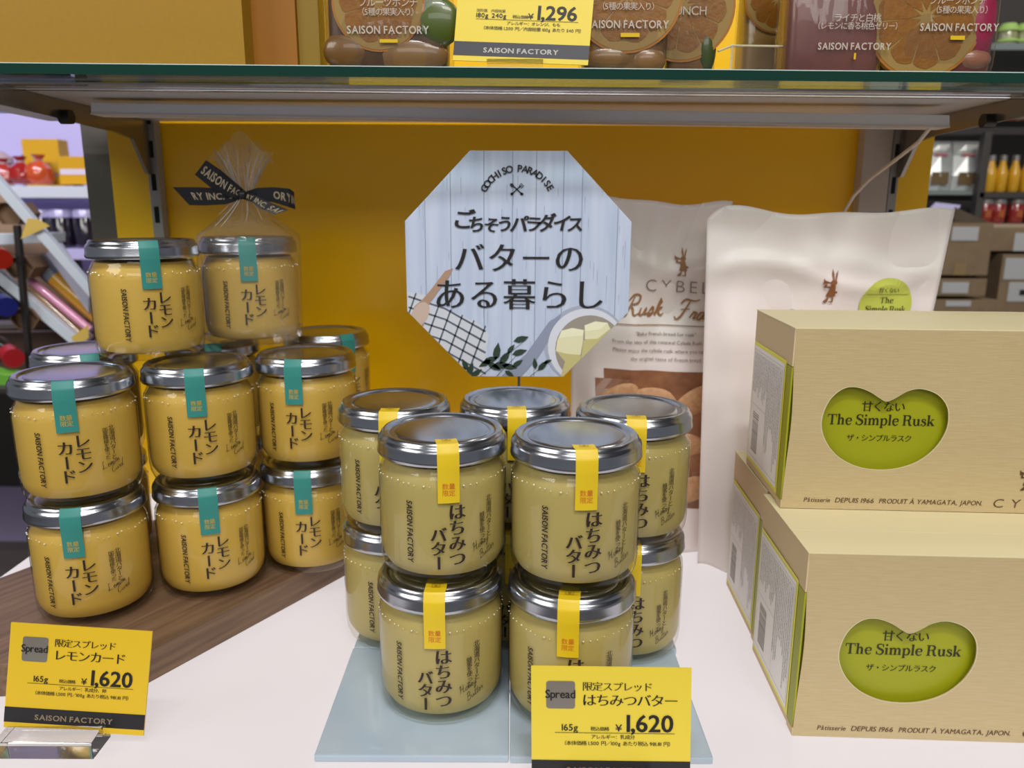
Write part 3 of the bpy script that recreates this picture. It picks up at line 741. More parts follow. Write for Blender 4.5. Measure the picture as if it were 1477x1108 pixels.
sprint('butter_top', '#f0eecb', [[(812, 475), (828, 471), (845, 474), (844, 482), (826, 484), (808, 486)], [(846, 467), (862, 461), (880, 463), (870, 473), (848, 476)]], .00055)
sprint('wooden_spoon', '#b08f78', [[(640, 388), (652, 384), (646, 397), (628, 420), (614, 440), (607, 470), (590, 462), (594, 440), (606, 430), (620, 414)]], .0003)
sprint('spoon_bowl', '#c9b3a4', [ring(602, 452, 12, 20, .5)], .00035)
lf = []
for x, y, a, s in ((706, 520, -.4, 13), (716, 507, -1.4, 14), (728, 516, -.9, 13), (722, 528, -.1, 14), (735, 530, .2, 12), (712, 530, .5, 12), (698, 525, 2.6, 11), (737, 503, -.9, 9), (750, 508, -.3, 12), (752, 488, -.3, 12), (676, 535, -1.2, 12), (668, 527, -2, 10), (685, 540, -.6, 11), (660, 535, 3, 11), (785, 528, -.8, 11), (773, 525, -1.7, 9), (792, 522, -.4, 7), (735, 541, .6, 9), (747, 525, -.6, 10)):
    lf.append([(x+u*s*cos(a)-w_*s*sin(a), y+u*s*sin(a)+w_*s*cos(a)) for u, w_ in ((-1, 0), (-.4, .38), (.2, .36), (1, 0), (.2, -.36), (-.4, -.38))])
for a, b in (((690, 545), (760, 488)), ((712, 548), (752, 505)), ((765, 545), (795, 520))): lf.append([a, (a[0]+1.2, a[1]), (b[0]+.8, b[1]), b])
sprint('leaves', '#2d3f31', lf, .0006)
k = Ink()
h1 = 40*S8
x0, y0 = sp(747, 0); 
for i, ch in enumerate('バターの'): k.text(ch, sp(676+i*48.5, 0)[0], sp(0, 386)[1], h1*1.05, 'c', b=(.020, -.010))
for i, ch in enumerate('ある暮らし'): k.text(ch, sp(647+i*51, 0)[0], sp(0, 440)[1], h1*1.12, 'c', b=(.020, -.010))
for i, (ch, dy, a, s) in enumerate((('ご', 0, -.05, 28), ('ち', 5, .1, 23), ('そ', 5, -.1, 21), ('う', 4, .05, 22), ('パ', 5, 0, 24), ('ラ', 4, -.05, 22), ('ダ', 3, .08, 24), ('イ', 3, -.08, 24), ('ス', 4, .04, 22))):
    k.text(ch, sp(666+i*20.3, 0)[0], sp(0, 325+dy)[1], s*S8, 'c', b=(.040, .012), rot=a, shear=.12)
word = 'GOCHISO PARADISE'; n = len(word)
for i, ch in enumerate(word):
    a = math.radians(-60+120*i/(n-1)*1.0); R_ = 49.5
    X, Y = 745.5+R_*sin(a), 297-R_*cos(a)*1.0
    if ch != ' ': k.text(ch, *sp(X, Y), 12.5*S8, 'c', b=(.025, .02), rot=-a)
for s_ in (-1, 1):  # crossed spoon and fork
    k.stroke([sp(744.5-s_*8, 279), sp(744.5+s_*5, 267)], 1.6*S8, False); k.ell(*sp(744.5-s_*7, 278), 2.4*S8, 1.9*S8, 12)
    if s_ < 0: k.ell(*sp(737.5, 266), 3.2*S8, 2.4*S8, 12, -.7)
    else:
        for d in (-2, 0, 2): k.stroke([sp(749+d*.7, 269+d*.7), sp(753+d*.8, 262.5+d*.8+2)], 1.0*S8, False)
k.build('sign_lettering', mat('sign_ink', '#23201f', .45), t, sfn(.0007))
o = MB(); zb0 = cz-Hs
o.tube([(cx+.0012, .0012, zb0+.02), (cx+.0012, .0012, -O0.z+.004)], .0010, 8); o.build('stand_rod', mat('rod_grey', '#77746c', .35, .8), t, True)
o = MB(); o.lathe([(.022, -O0.z+.0003), (.022, -O0.z+.003), (.020, -O0.z+.004), (.0001, -O0.z+.0042)], 28, (cx+.0012, .0212, 0)); o.build('stand_base', mat('rod_grey', '#77746c'), t, True)

# ================================================================== WHITE RUSK POUCHES
def smooth01(x): x = max(0, min(1, x)); return x*x*(3-2*x)
def pouch(name, label, TL, TR, BR, BL, depth, m, seed, wave=.002, lean=.0, ns=56, nt=70):
    """stand-up pouch: flat sealed top, belly that widens to the gusset; corners are scene points"""
    base = (BL+BR)/2; root = thing(name, label, 'pouch', base)
    rnd = random.Random(seed); ph = [rnd.uniform(0, 6.28) for _ in range(12)]
    def S(s, t):   # s 0..1 across, t 0..1 up ; returns front surface point (local)
        p = (BL.lerp(BR, s)).lerp(TL.lerp(TR, s), t)
        up = 1-smooth01((t-.12)/.83)*.985
        edge = max(0, 1-abs(2*s-1)**5)**.8*smooth01(min(s, 1-s)*7)
        d = depth*(.35+.65*up)*edge*(1 if t < .93 else 0.15+.85*(1-(t-.93)/.07)) if t < .995 else 0
        d *= up*.9+.1
        wr = .0016*sin(9*s+5*t+ph[0])*sin(6*t+ph[1]) + .0012*sin(17*s-11*t+ph[2])*(1-abs(2*s-1)) + .0012*sin(23*t+6*s+ph[3])*(.3+(1-t))
        wr += .0022*math.exp(-((s-.35-.1*t)/.07)**2)*sin(8*t+ph[4]) + .002*math.exp(-((t-.83-.03*sin(7*s))/.025)**2)
        wr *= 2.5*smooth01(min(s, 1-s)*9)
        z = wave*(sin(7*s+ph[5])+.5*sin(15*s+ph[6]))*smooth01((t-.8)/.2)
        z -= .011*math.exp(-s/.045)*smooth01((t-.86)/.14)
        return p-base+Vector((0, -d*.5-wr*.6, z))
    v = []; f = []
    for side in (0, 1):
        for j in range(nt+1):
            for i in range(ns+1):
                q = S(i/ns, j/nt); 
                if side: 
                    mid = (BL.lerp(BR, i/ns)).lerp(TL.lerp(TR, i/ns), j/nt)-base
                    q = Vector((q.x, mid.y+(mid.y-q.y)*.55+.0006, q.z))
                v.append(q)
    N = (ns+1)*(nt+1)
    for side in (0, 1):
        for j in range(nt):
            for i in range(ns):
                a = side*N+j*(ns+1)+i; q = (a, a+1, a+ns+2, a+ns+1); f.append(q if side == 0 else q[::-1])
    def E_(i, j): return j*(ns+1)+i
    for j in range(nt):
        for i in (0, ns): a, b = E_(i, j), E_(i, j+1); f.append((a, b, b+N, a+N) if i == 0 else (b, a, a+N, b+N))
    for i in range(ns):
        for j in (0, nt): a, b = E_(i, j), E_(i+1, j); f.append((b, a, a+N, b+N) if j == 0 else (a, b, b+N, a+N))
    me = mesh('pouch_body', v, f, True); link('pouch_body', me, m, root)
    def fn(e):
        return lambda s, t: S(s, t)+Vector((0, -e, 0))
    return root, fn, S
KRAFT = mat('white_pouch', '#eee4df', .38, Coat_Weight=.15); noise_bump(KRAFT, (25, 25, 16), .35, .004)
BRN = mat('pouch_brown_print', '#9a6a3c', .5); GRY = mat('pouch_grey_print', '#8e8178', .5); BRG = mat('pouch_text_print', '#8c7a70', .5)
# rear-left pouch (behind the sign)
A = [Vector((.047, .640, .289)), Vector((.1740, .632, .2830)), Vector((.178, .622, .0006)), Vector((.052, .632, .0006))]
r1, f1, S1 = pouch('rusk_pouch', 'white pouch of rusks with a brown script name and a clear window, behind the sign', *A, .045, KRAFT, 3)
W1, H1 = .123, .281
k = Ink(); rabbit(k, .70*W1, .795*H1, .0245); fn = f1(.0006); g1 = lambda e: (lambda x, y: f1(e)(x/W1, y/H1))
k.build('hare_emblem', BRN, r1, g1(.0013))
k = Ink(); k.text('CYBELE', .72*W1, .748*H1, .0125, 'c', b=(-.012, -.012), track=.26); k.build('pouch_lettering', GRY, r1, g1(.0013))
k = Ink(); script(k, sw('Rusk'), .325*W1, .680*H1, .0160, .0018, .40); script(k, sw('França'), .655*W1, .672*H1, .0165, .0017, .42)
[k.rect((.10+.044*i)*W1, .653*H1, (.144+.044*i)*W1, .6555*H1) for i in range(20)]; k.build('pouch_script', BRN, r1, g1(.0013))
k = Ink()
for i, l in enumerate(('"Bake French bread for rusk"', 'From the idea of this renewal Cybele Rusk Francia', 'Please enjoy the cybele rusk where you can taste', 'the original taste of French bread')):
    k.text(l, .60*W1, (.625-.0235*i)*H1, .0036, 'c')
k.build('small_lettering', BRG, r1, g1(.0013))
RUSKD = mat('rusk_window_dark', '#7a4c34', .35, Coat_Weight=.4); noise_bump(RUSKD, (60, 60, 60), .1, .001, '#a5714c', .4)
RUSK = mat('rusk_bread', '#b98357', .6); noise_bump(RUSK, (220, 220, 220), .5, .001, '#d3a579', .5)
k = Ink(); p = []; x0, x1, y0, y1 = .15, .93, .13, .525
N_ = 14
for j in range(N_):
    for i in range(N_):
        a0, a1 = x0+(x1-x0)*i/N_, x0+(x1-x0)*(i+1)/N_; b0, b1 = y0+(y1-y0)*j/N_, y0+(y1-y0)*(j+1)/N_
        if (i in (0, N_-1)) and (j in (0, N_-1)): continue
        k.rect(a0*W1, b0*H1, a1*W1, b1*H1)
wd = k.build('clear_window', RUSKD, r1, g1(.0005))
rr = random.Random(11)
for i in range(9):
    o = MB(); o.ball((0, 0, 0), (.021, .0030, .0105), 20, 10)
    cx_, cy_ = (.30+.23*(i % 3)+rr.uniform(-.03, .03)), (.19+.125*(i//3))
    p0 = f1(.0006)(cx_, cy_); a = rr.uniform(.15, .6)*(1 if i % 2 else -1)
    R = Matrix.Rotation(a, 3, 'Y'); o.v = [p0+R @ v for v in o.v]
    o.build('rusk_slice', RUSK, wd, True)
# right pouch
A = [at(1021, 300, .592), at(1377, 308, .600), Vector((.324, .585, .0006)), Vector((.149, .578, .0006))]
A = [A[0], A[1], Vector((.300, .588, .0006)), Vector((.1500, .580, .0006))]
r2, f2, S2 = pouch('rusk_pouch', 'large white pouch with a yellow-green round sticker standing behind the boxes', *A, .052, KRAFT, 8, .0028)
W2, H2 = .172, .278
g2 = lambda e: (lambda x, y: f2(e)(x/W2, y/H2))
k = Ink(); rabbit(k, .520*W2, .757*H2, .0265); k.build('hare_emblem', mat('pouch_copper_print', '#8f5a38', .5), r2, g2(.0013))
k = Ink(); k.text('CYBELE', .515*W2, .703*H2, .0120, 'c', b=(-.012, -.012), track=.26); k.build('pouch_lettering', GRY, r2, g2(.0013))
k = Ink(); sx_, sy_, sr = .770*W2, .752*H2, .0202
for i in range(40):
    a0, a1 = 2*pi*i/40, 2*pi*(i+1)/40
    for r0_, r1_ in ((0, .25), (.25, .5), (.5, .75), (.75, 1)):
        k.poly([(sx_+sr*r0_*cos(a0), sy_+sr*r0_*sin(a0)), (sx_+sr*r1_*cos(a0), sy_+sr*r1_*sin(a0)), (sx_+sr*r1_*cos(a1), sy_+sr*r1_*sin(a1)), (sx_+sr*r0_*cos(a1), sy_+sr*r0_*sin(a1))][(1 if r0_ == 0 else 0):])
st = k.build('round_sticker', mat('lime_sticker', '#c3cb55', .45), r2, g2(.0014))
k = Ink(); k.text('甘くない', sx_, sy_+.0095, .0040, 'c', b=MINCHO)
serif_text(k, 'The', sx_, sy_+.0015, .0062); serif_text(k, 'Simple Rusk', sx_, sy_-.0052, .0062, .92)
[(k.rect(sx_-.0165+.0033*i, sy_+.0077, sx_-.0132+.0033*i, sy_+.0080), k.rect(sx_-.0165+.0033*i, sy_-.0080, sx_-.0132+.0033*i, sy_-.0077)) for i in range(10)]
k.text('ザ・シンプルラスク', sx_, sy_-.0130, .0026, 'c'); k.build('sticker_lettering', mat('sticker_ink', '#4d4a25', .5), st, g2(.0020))
# clear inner content showing low behind the boxes
k = Ink(); 
for j in range(8):
    for i in range(8): k.rect((.24+.6*i/8)*W2, (.14+.26*j/8)*H2, (.24+.6*(i+1)/8)*W2, (.14+.26*(j+1)/8)*H2)
k.build('clear_window', RUSKD, r2, g2(.0006))

# ================================================================== RUSK BOXES
BOXM = mat('linen_card', '#c8b689', .45)
def linen(m):
    nt = m.node_tree; b = nt.nodes['Principled BSDF']; tc = nt.nodes.new('ShaderNodeTexCoord'); prev = None
    for scl, st in (((160, 160, 2200), .16), ((2200, 2200, 200), .08)):
        mp = nt.nodes.new('ShaderNodeMapping'); mp.inputs['Scale'].default_value = scl
        nz = nt.nodes.new('ShaderNodeTexNoise'); nz.inputs['Scale'].default_value = .5; nz.inputs['Detail'].default_value = 2
        bp = nt.nodes.new('ShaderNodeBump'); bp.inputs['Strength'].default_value = st; bp.inputs['Distance'].default_value = .0008
        nt.links.new(tc.outputs['Object'], mp.inputs[0]); nt.links.new(mp.outputs[0], nz.inputs['Vector']); nt.links.new(nz.outputs['Fac'], bp.inputs['Height'])
        if prev: nt.links.new(prev.outputs[0], bp.inputs['Normal'])
        else:
            cr = nt.nodes.new('ShaderNodeValToRGB'); cr.color_ramp.elements[0].position = .35; cr.color_ramp.elements[1].position = .65
            cr.color_ramp.elements[0].color = lin('#c0ab7e'); cr.color_ramp.elements[1].color = lin('#c5b185')
            nt.links.new(nz.outputs['Fac'], cr.inputs[0]); nt.links.new(cr.outputs[0], b.inputs['Base Color'])
        prev = bp
    nt.links.new(prev.outputs[0], b.inputs['Normal'])
linen(BOXM)
CARD = mat('plain_card_edge', '#d6bd94', .55); LIME = mat('lime_inner_card', '#9da010', .45)
LABW = mat('label_white', '#f2efed', .4); LABY = mat('label_yellow_rim', '#ece83c', .4); LABT = mat('label_grey_print', '#8f8a86', .5)
BW, BD, BH = .205, .0845, .1062
def bean(n=56):
    """outline of the window: two lobes above, one round belly"""
    P_ = [(-.0350, .000), (-.0346, .009), (-.0310, .0175), (-.0245, .0232), (-.0175, .0240), (-.0100, .0215), (-.0040, .0178), (.0000, .0160), (.0045, .0180), (.0110, .0222), (.0185, .0236), (.0275, .0205), (.0335, .0140), (.0354, .0060), (.0345, -.0020), (.0300, -.0110), (.0215, -.0190), (.0100, -.0236), (-.0020, -.0246), (-.0130, -.0228), (-.0235, -.0175), (-.0310, -.0095)]
    out = []; m = len(P_)
    for i in range(m):
        a, b, c, d = P_[i-1], P_[i], P_[(i+1) % m], P_[(i+2) % m]
        for t in (0, .25, .5, .75):
            out.append(tuple(.5*(2*b[q]+(c[q]-a[q])*t+(2*a[q]-5*b[q]+4*c[q]-d[q])*t*t+(3*b[q]-a[q]-3*c[q]+d[q])*t**3) for q in (0, 1)))
    return out
def rusk_box(label, x, y, z, rz, bcx, bcz):
    r = thing('rusk_box', label, 'box', (x, y, z), rz, 'gift boxes of rusks')
    th = .0007
    o = MB(); o.box((0, .0102, .0003), (BW, BD, BH-.0002)); o.build('inner_carton', CARD, r, bevel=.0006)
    o = MB(); o.box((.0012, .0056, .0006), (BW-.001, .0100, BH-.0015)); o.build('lime_insert', LIME, r)
    # side lime sliver, seen between the label and the bowed front
    o = MB(); o.slab([(-.0003, .0012, .004), (-.0003, .0102, .004), (-.0003, .0102, BH-.022), (-.0003, .0004, BH-.022)], (.0010, 0, 0)); o.build('lime_side_band', LIME, r)
    # front panel with the bean-shaped window cut out, slightly bowed
    bn = [(bcx+px, bcz+pz) for px, pz in bean()]
    outer = [];
    nb = 22
    for i in range(nb): outer.append((0, BH*i/nb))
    for i in range(nb): outer.append((BW*i/nb, BH))
    for i in range(nb): outer.append((BW, BH*(1-i/nb)))
    for i in range(nb): outer.append((BW*(1-i/nb), 0))
    tri = tessellate_polygon([[Vector((a, b, 0)) for a, b in outer], [Vector((a, b, 0)) for a, b in bn]])
    pts = outer+bn
    def fy(px, pz): return -.0000+.0022*sin(pi*pz/BH)*0-.0  # face plane
    def edge_in(px, pz): return px+.0022*math.exp(-((pz/BH-.5)/.3)**2)*math.exp(-px/.01)
    v = [Vector((edge_in(a, b), .0012*(1-4*(b/BH-.5)**2), b)) for a, b in pts]
    f = [tuple(q) for q in tri]; n = len(v)
    o = MB(); allv = v+[p+Vector((0, th, 0)) for p in v]; ff = f+[tuple(i+n for i in q[::-1]) for q in f]
    no = len(outer)
    ff += [(i, (i+1) % no, n+(i+1) % no, n+i) for i in range(no)]
    nn = len(bn); ff += [(no+i, no+(i+1) % nn, n+no+(i+1) % nn, n+no+i) for i in range(nn)]
    o.add(allv, ff); o.build('front_panel', BOXM, r)
    # white cut edge of the window
    o = MB(); k2 = [Vector((a, .0009*0+.0012*(1-4*(b/BH-.5)**2)-.00008, b)) for a, b in bn]; k3 = [Vector((bcx+(a-bcx)*1.012, p.y, bcz+(b-bcz)*1.014)) for (a, b), p in zip(bn, k2)]
    o.add(k2+k3, [(i, (i+1) % nn, nn+(i+1) % nn, nn+i) for i in range(nn)]); o.build('window_cut_edge', mat('cut_edge', '#d8cfa6', .6), r)
    o = MB(); o.box((-.0004, .0000, BH-.0002), (BW, .0295, BH+.0006)); o.build('top_flap', mat('lit_card_top', '#dacda2', .5), r, bevel=.0003)  # paler copy of the card: the brighter light on top put into the colour
    o = MB(); o.box((-.0004, .0297, BH-.0002), (BW, BD+.0003, BH+.0005)); o.build('top_flap', mat('lit_card_top', '#dacda2', .5), r, bevel=.0003)
    o = MB(); o.slab([(-.0003, .0002, .0), (-.0003, .0102, .0), (-.0003, .0102, .0045), (-.0003, .0002, .0045)], (.0008, 0, 0)); o.build('side_foot', CARD, r)
    o = MB(); o.slab([(-.0003, .0002, BH-.0215), (-.0003, .0102, BH-.0215), (-.0003, .0102, BH), (-.0003, .0002, BH)], (.0008, 0, 0)); o.build('side_tuck', CARD, r)
    # side label
    S_ = planar((-.0003, BD, 0), (0, -1, 0), (0, 0, 1), .0002)
    lb = Ink().rect(.003, .005, BD-.0100, BH-.020).build('side_label', LABY, r, S_)
    Ink().rect(.0042, .0075, BD-.0125, BH-.0225).build('label_paper', LABW, lb, planar((-.0003, BD, 0), (0, -1, 0), (0, 0, 1), .0004))
    k = Ink(); rr = random.Random(5)
    xa, xb, za, zb_ = .0060, BD-.0140, .0100, BH-.0250; lw = .00018
    for q in (((xa, za), (xb, za+lw)), ((xa, zb_), (xb, zb_+lw)), ((xa, za), (xa+lw, zb_)), ((xb, za), (xb+lw, zb_)), ((xa, .045), (xb-.030, .045+lw)), ((xb-.030, za), (xb-.030+lw, zb_))): k.rect(*q[0], *q[1])
    ki = '原材料名小麦粉砂糖油脂食塩酵母乳成分含保存方法直射日光高温多湿避栄養表示熱量蛋白質脂質炭水化物'
    x_ = xb-.0022
    while x_ > xa+.001:
        zt = zb_-.0015
        low = .048 if x_ < xb-.030 else za+.002
        nch = int((zt-low)/.00205*rr.uniform(.55, 1))
        k.vtext(''.join(rr.choice(ki) for _ in range(nch)), x_, zt, .0019, .00205); x_ -= .0030
    zz = .014; 
    while zz < .040:
        wd_ = rr.choice((.0003, .0006, .0009)); k.rect(xa+.006, zz, xa+.020, zz+wd_); zz += wd_+rr.choice((.0004, .0007))
    k.build('label_print', LABT, lb, planar((-.0003, BD, 0), (0, -1, 0), (0, 0, 1), .0005))
    # lettering
    k = Ink(); U_ = (1, 0, 0); V_ = (0, 0, 1)
    k.text('甘くない', bcx-.0030, bcz+.0095, .0061, 'c', b=MINCHO); serif_text(k, 'The Simple Rusk', bcx-.0035, bcz+.0010, .0087, .95)
    k.text('ザ・シンプルラスク', bcx-.0035, bcz-.0085, .0041, 'c', b=(.006, -.006))
    k.build('window_lettering', mat('window_ink', '#2e2a12', .5), r, planar((.0034, .0054, 0), U_, V_, .0001))
    k = Ink(); zl = .0042; kw = dict(shear=.18, b=(.012, .004), sx=1.12)
    def fit(t_, x0_, x1_, h_, **q):
        z_ = Ink().text(t_, 0, 0, h_, **q); w_ = max(a_[0] for a_ in z_.v)-min(a_[0] for a_ in z_.v); k.text(t_, x0_, zl, h_, sx=(x1_-x0_)/w_, **q)
    kw = dict(shear=.18, b=(.006, -.002))
    fit('Pâtisserie', .0128, .0280, .0034, **kw); fit('DEPUIS 1966', .0308, .0530, .0037, **kw); fit('PRODUIT À YAMAGATA, JAPON.', .0560, .1145, .0037, **kw)
    k.text('CYBELE', .1205, zl-.0010, .0068, shear=.10, b=(-.01, -.01), track=.42, sx=1.25); rabbit(k, .1380, zl+.0095, .018)
    k.build('front_lettering', mat('box_brown_print', '#5d4326', .45), r, lambda x, y: Vector((x, .0012*(1-4*(y/BH-.5)**2)-.0003, y)))
    return r
rusk_box('pale gold rusk box at the front, bottom of the two with bean-shaped windows', .1527, .3700, .0003, -.042, .0560, .0460)
rusk_box('pale gold rusk box stacked on top, upper one with a bean-shaped window', .1585, .4310, BH+.0012, -.050, .0545, .0490)
rusk_box('pale gold rusk box standing behind the bottom one, only its labelled side showing', .1600, .4600, .0003, -.042, .0560, .0460)

# ================================================================== PRICE CARDS
PY = mat('card_yellow', '#dcb61a', .45); PYD = mat('card_yellow_pale', '#e8cf3e', .4); CK = mat('card_ink', '#15110c', .5)
SIL = mat('silver_patch', '#8f897e', .38, .6); BAND = mat('card_band', '#141215', .35); BTX = mat('band_print', '#86765c', .5)
def price_card(label, BLc, BRc, TLc, kind, l1, l2, price, wt, alg, pm, tag_word='Spread', bandcol=None, btx=None):
    U = (BRc-BLc); Wd = U.length; U = U.normalized(); Vv = TLc-BLc; Hh = Vv.length; Vv = Vv.normalized(); N = U.cross(Vv).normalized()
    r = thing('price_card', label, 'card', BLc)
    o = MB(); q = [Vector((0, 0, 0)), U*Wd, U*Wd+Vv*Hh, Vv*Hh]; o.slab([p+N*.0000 for p in q], -N*.0008); o.build('card_sheet', pm, r)
    P = lambda e: planar((0, 0, 0), U*(Wd/.075), Vv*(Hh/.0620), e)
    bd = Ink().rect(0, .0035, .075, .0125).build('dark_band', bandcol or BAND, r, P(.0002))
    Ink().text('SAISON FACTORY', .0375, .0058, .0040, 'c', b=(.03, .026), track=.14, sx=1.05).build('band_lettering', btx or BTX, bd, P(.0004))
    pt = Ink().rrect(.0070, .0400, .0205, .0545, .0014).build('silver_patch', SIL, r, P(.0002))
    Ink().text(tag_word, .01375, .0456, .0056 if len(tag_word) < 7 else .0046, 'c', b=(.016, .006), sx=.88, track=.05).build('patch_lettering', CK, pt, P(.0004))
    k = Ink()
    k.text(l1, .0240, .0500, .0047, b=MINCHO); k.text(l2, .0240, .0421, .0064, b=(.016, -.012))
    k.rect(.0110, .0272, .0675, .02745)
    k.text(price, .0450, .0282, .0117, b=(.022, .012), sx=.93, track=.07); k.text('¥', .0395, .0283, .0046, b=(.01, .01), sx=1.1)
    if isinstance(wt, str): k.text(wt, .0143, .0284, .0045, b=(.012, .008), sx=.95)
    else:
        k.text(wt[0], .0110, .0284, .0036, b=(.012, .008)); k.text(wt[1], .0195, .0284, .0036, b=(.012, .008)); k.text('固形量', .0110, .0320, .0020); k.text('内容総量', .0190, .0320, .0020)
    k.text('税込価格', .0278 if isinstance(wt, str) else .0310, .0286, .0022, b=(.008, .008)); k.text('アレルギー：'+alg, .0280, .0243, .0023, b=(.006, .006)); k.text(pm_line[kind], .0140, .0208, .0024, b=(.006, .006), sx=1.0)
    k.build('card_lettering', CK, r, P(.0003))
    return r, U, Vv, N
pm_line = {'s': '（本体価格 1,500 円／100g あたり税込 981.81 円）', 'c': '（本体価格 1,200 円／内容総量 100g あたり 540 円）'}
BLc, BRc, TLc = at(5, 1049, .3600), at(207, 1061.5, .3605), at(16, 898, .3690)
r, U, Vv, N = price_card('yellow price card for the lemon jars, held in a clear block', BLc, BRc, TLc, 's', '限定スプレッド', 'レモンカード', '1,620', '165g', '乳成分、卵', PY)
# clear acrylic foot with a slanted front
ACR = mat('clear_acrylic', '#f3f1ee', .04, 0, Transmission_Weight=1, IOR=1.45)
def holder(label, x0, x1, y, z0=.0003, sc_=1, group=None):
    t = thing('card_holder', label, 'card holder', ((x0+x1)/2, y, z0)); hw = (x1-x0)/2
    pr = [(-.010, 0), (.012, 0), (.0125, .0085), (.0035, .0125), (.0028, .0062), (.0012, .0060), (.0004, .0108), (-.0060, .0100)]
    pr = [(-.0095, 0), (.0085, 0), (.0105, .0150), (.0050, .0150), (.0036, .0056), (.0021, .0056), (.0022, .0110), (-.0095, .0096)]
    pr = [(a*sc_, b*sc_) for a, b in pr]
    n = len(pr); o = MB(); o.add([(-hw, a, b) for a, b in pr]+[(hw, a, b) for a, b in pr], [tuple(range(n)), tuple(range(n, 2*n))[::-1]]+[(i, n+i, n+(i+1) % n, (i+1) % n) for i in range(n)])
    o.build('acrylic_block', ACR, t, bevel=.0003); return t
holder('clear acrylic block holding the lemon price card at the lower left', -.2655, -.2150, .3585, .0003)
BLc, BRc, TLc = at(767, 1129, .3305), at(995, 1132, .3305), at(766, 961, .3375)
d_ = TLc-BLc
TLc = BLc+d_*1.0
price_card('yellow price card for the honey butter jars, at the bottom centre', BLc, BRc, TLc, 's', '限定スプレッド', 'はちみつバター', '1,620', '165g', '乳成分', PYD)
holder('clear acrylic block under the honey butter price card', .0270, .0690, .3292, .0003, .92)

# ================================================================== ON THE GLASS SHELF
def on_shelf(px, Y): p = at(px, 60, Y); return Vector((p.x, Y, SZ+.0004))
YBX = mat('yellow_box_card', '#a37a03', .5); noise_bump(YBX, (300, 300, 300), .04, .0004, '#9c7402', .6)
def shelf_box(label, xl, xr, Y, h, d, m):
    a = on_shelf(xl, Y); b = on_shelf(xr, Y); t = thing('yellow_gift_box', label, 'box', a)
    o = MB(); o.box((0, 0, 0), (b.x-a.x, d, h)); o.build('box_body', m, t, bevel=.0006)
    o = MB(); o.box((-.0003, -.0004, h), (b.x-a.x+.0003, d, h+.0008)); o.build('box_lid', m, t); return t
shelf_box('large yellow box at the upper left, nearest on the glass shelf', -140, 352, .5105, .085, .10, YBX)
shelf_box('second yellow box on the glass shelf, right of the large one', 358, 428, .528, .085, .09, mat('amber_box_card', '#986004', .45))
shelf_box('narrow yellow box edge between the amber box and the first fruit pouch', 430, 461, .531, .085, .09, mat('olive_box_card', '#8a6c10', .5))
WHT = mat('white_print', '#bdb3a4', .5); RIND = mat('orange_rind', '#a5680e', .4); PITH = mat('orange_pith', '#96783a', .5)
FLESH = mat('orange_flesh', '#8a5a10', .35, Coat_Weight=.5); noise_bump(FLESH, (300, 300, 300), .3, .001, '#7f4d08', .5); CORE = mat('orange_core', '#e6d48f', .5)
def orange_slice(parent, c, R, rot, m=FLESH, rim=RIND):
    def disc(r, n=40): return [(r*cos(2*pi*i/n), r*sin(2*pi*i/n)) for i in range(n)]
    o = MB(); P_ = disc(R); n = len(P_); c = Vector(c)
    o.add([c+Vector((x, 0, z)) for x, z in P_]+[c+Vector((x, .004, z)) for x, z in P_], [tuple(range(n))[::-1], tuple(range(n, 2*n))]+[(i, (i+1) % n, n+(i+1) % n, n+i) for i in range(n)])
    s = o.build('orange_slice', rim, parent)
    Ink().poly(disc(R*.955)).build('pith', PITH, s, lambda x, y: c+Vector((x, -.0002, y)))
    k = Ink(); ns = 10
    for i in range(ns):
        a0, a1 = rot+2*pi*i/ns+.022, rot+2*pi*(i+1)/ns-.022; q = [(.10*R*cos((a0+a1)/2), .10*R*sin((a0+a1)/2))]
        q.append((.30*R*cos(a0-.02), .30*R*sin(a0-.02)))
        for j in range(7): a = a0+(a1-a0)*j/6; rr_ = R*(.84-.06*abs(j-3)/3*(1.4 if j in (0, 6) else 1)); q.append((rr_*cos(a), rr_*sin(a)))
        q.append((.30*R*cos(a1+.02), .30*R*sin(a1+.02))); k.poly(q)
    k.build('flesh_segments', m, s, lambda x, y: c+Vector((x, -.0004, y)))
    return s
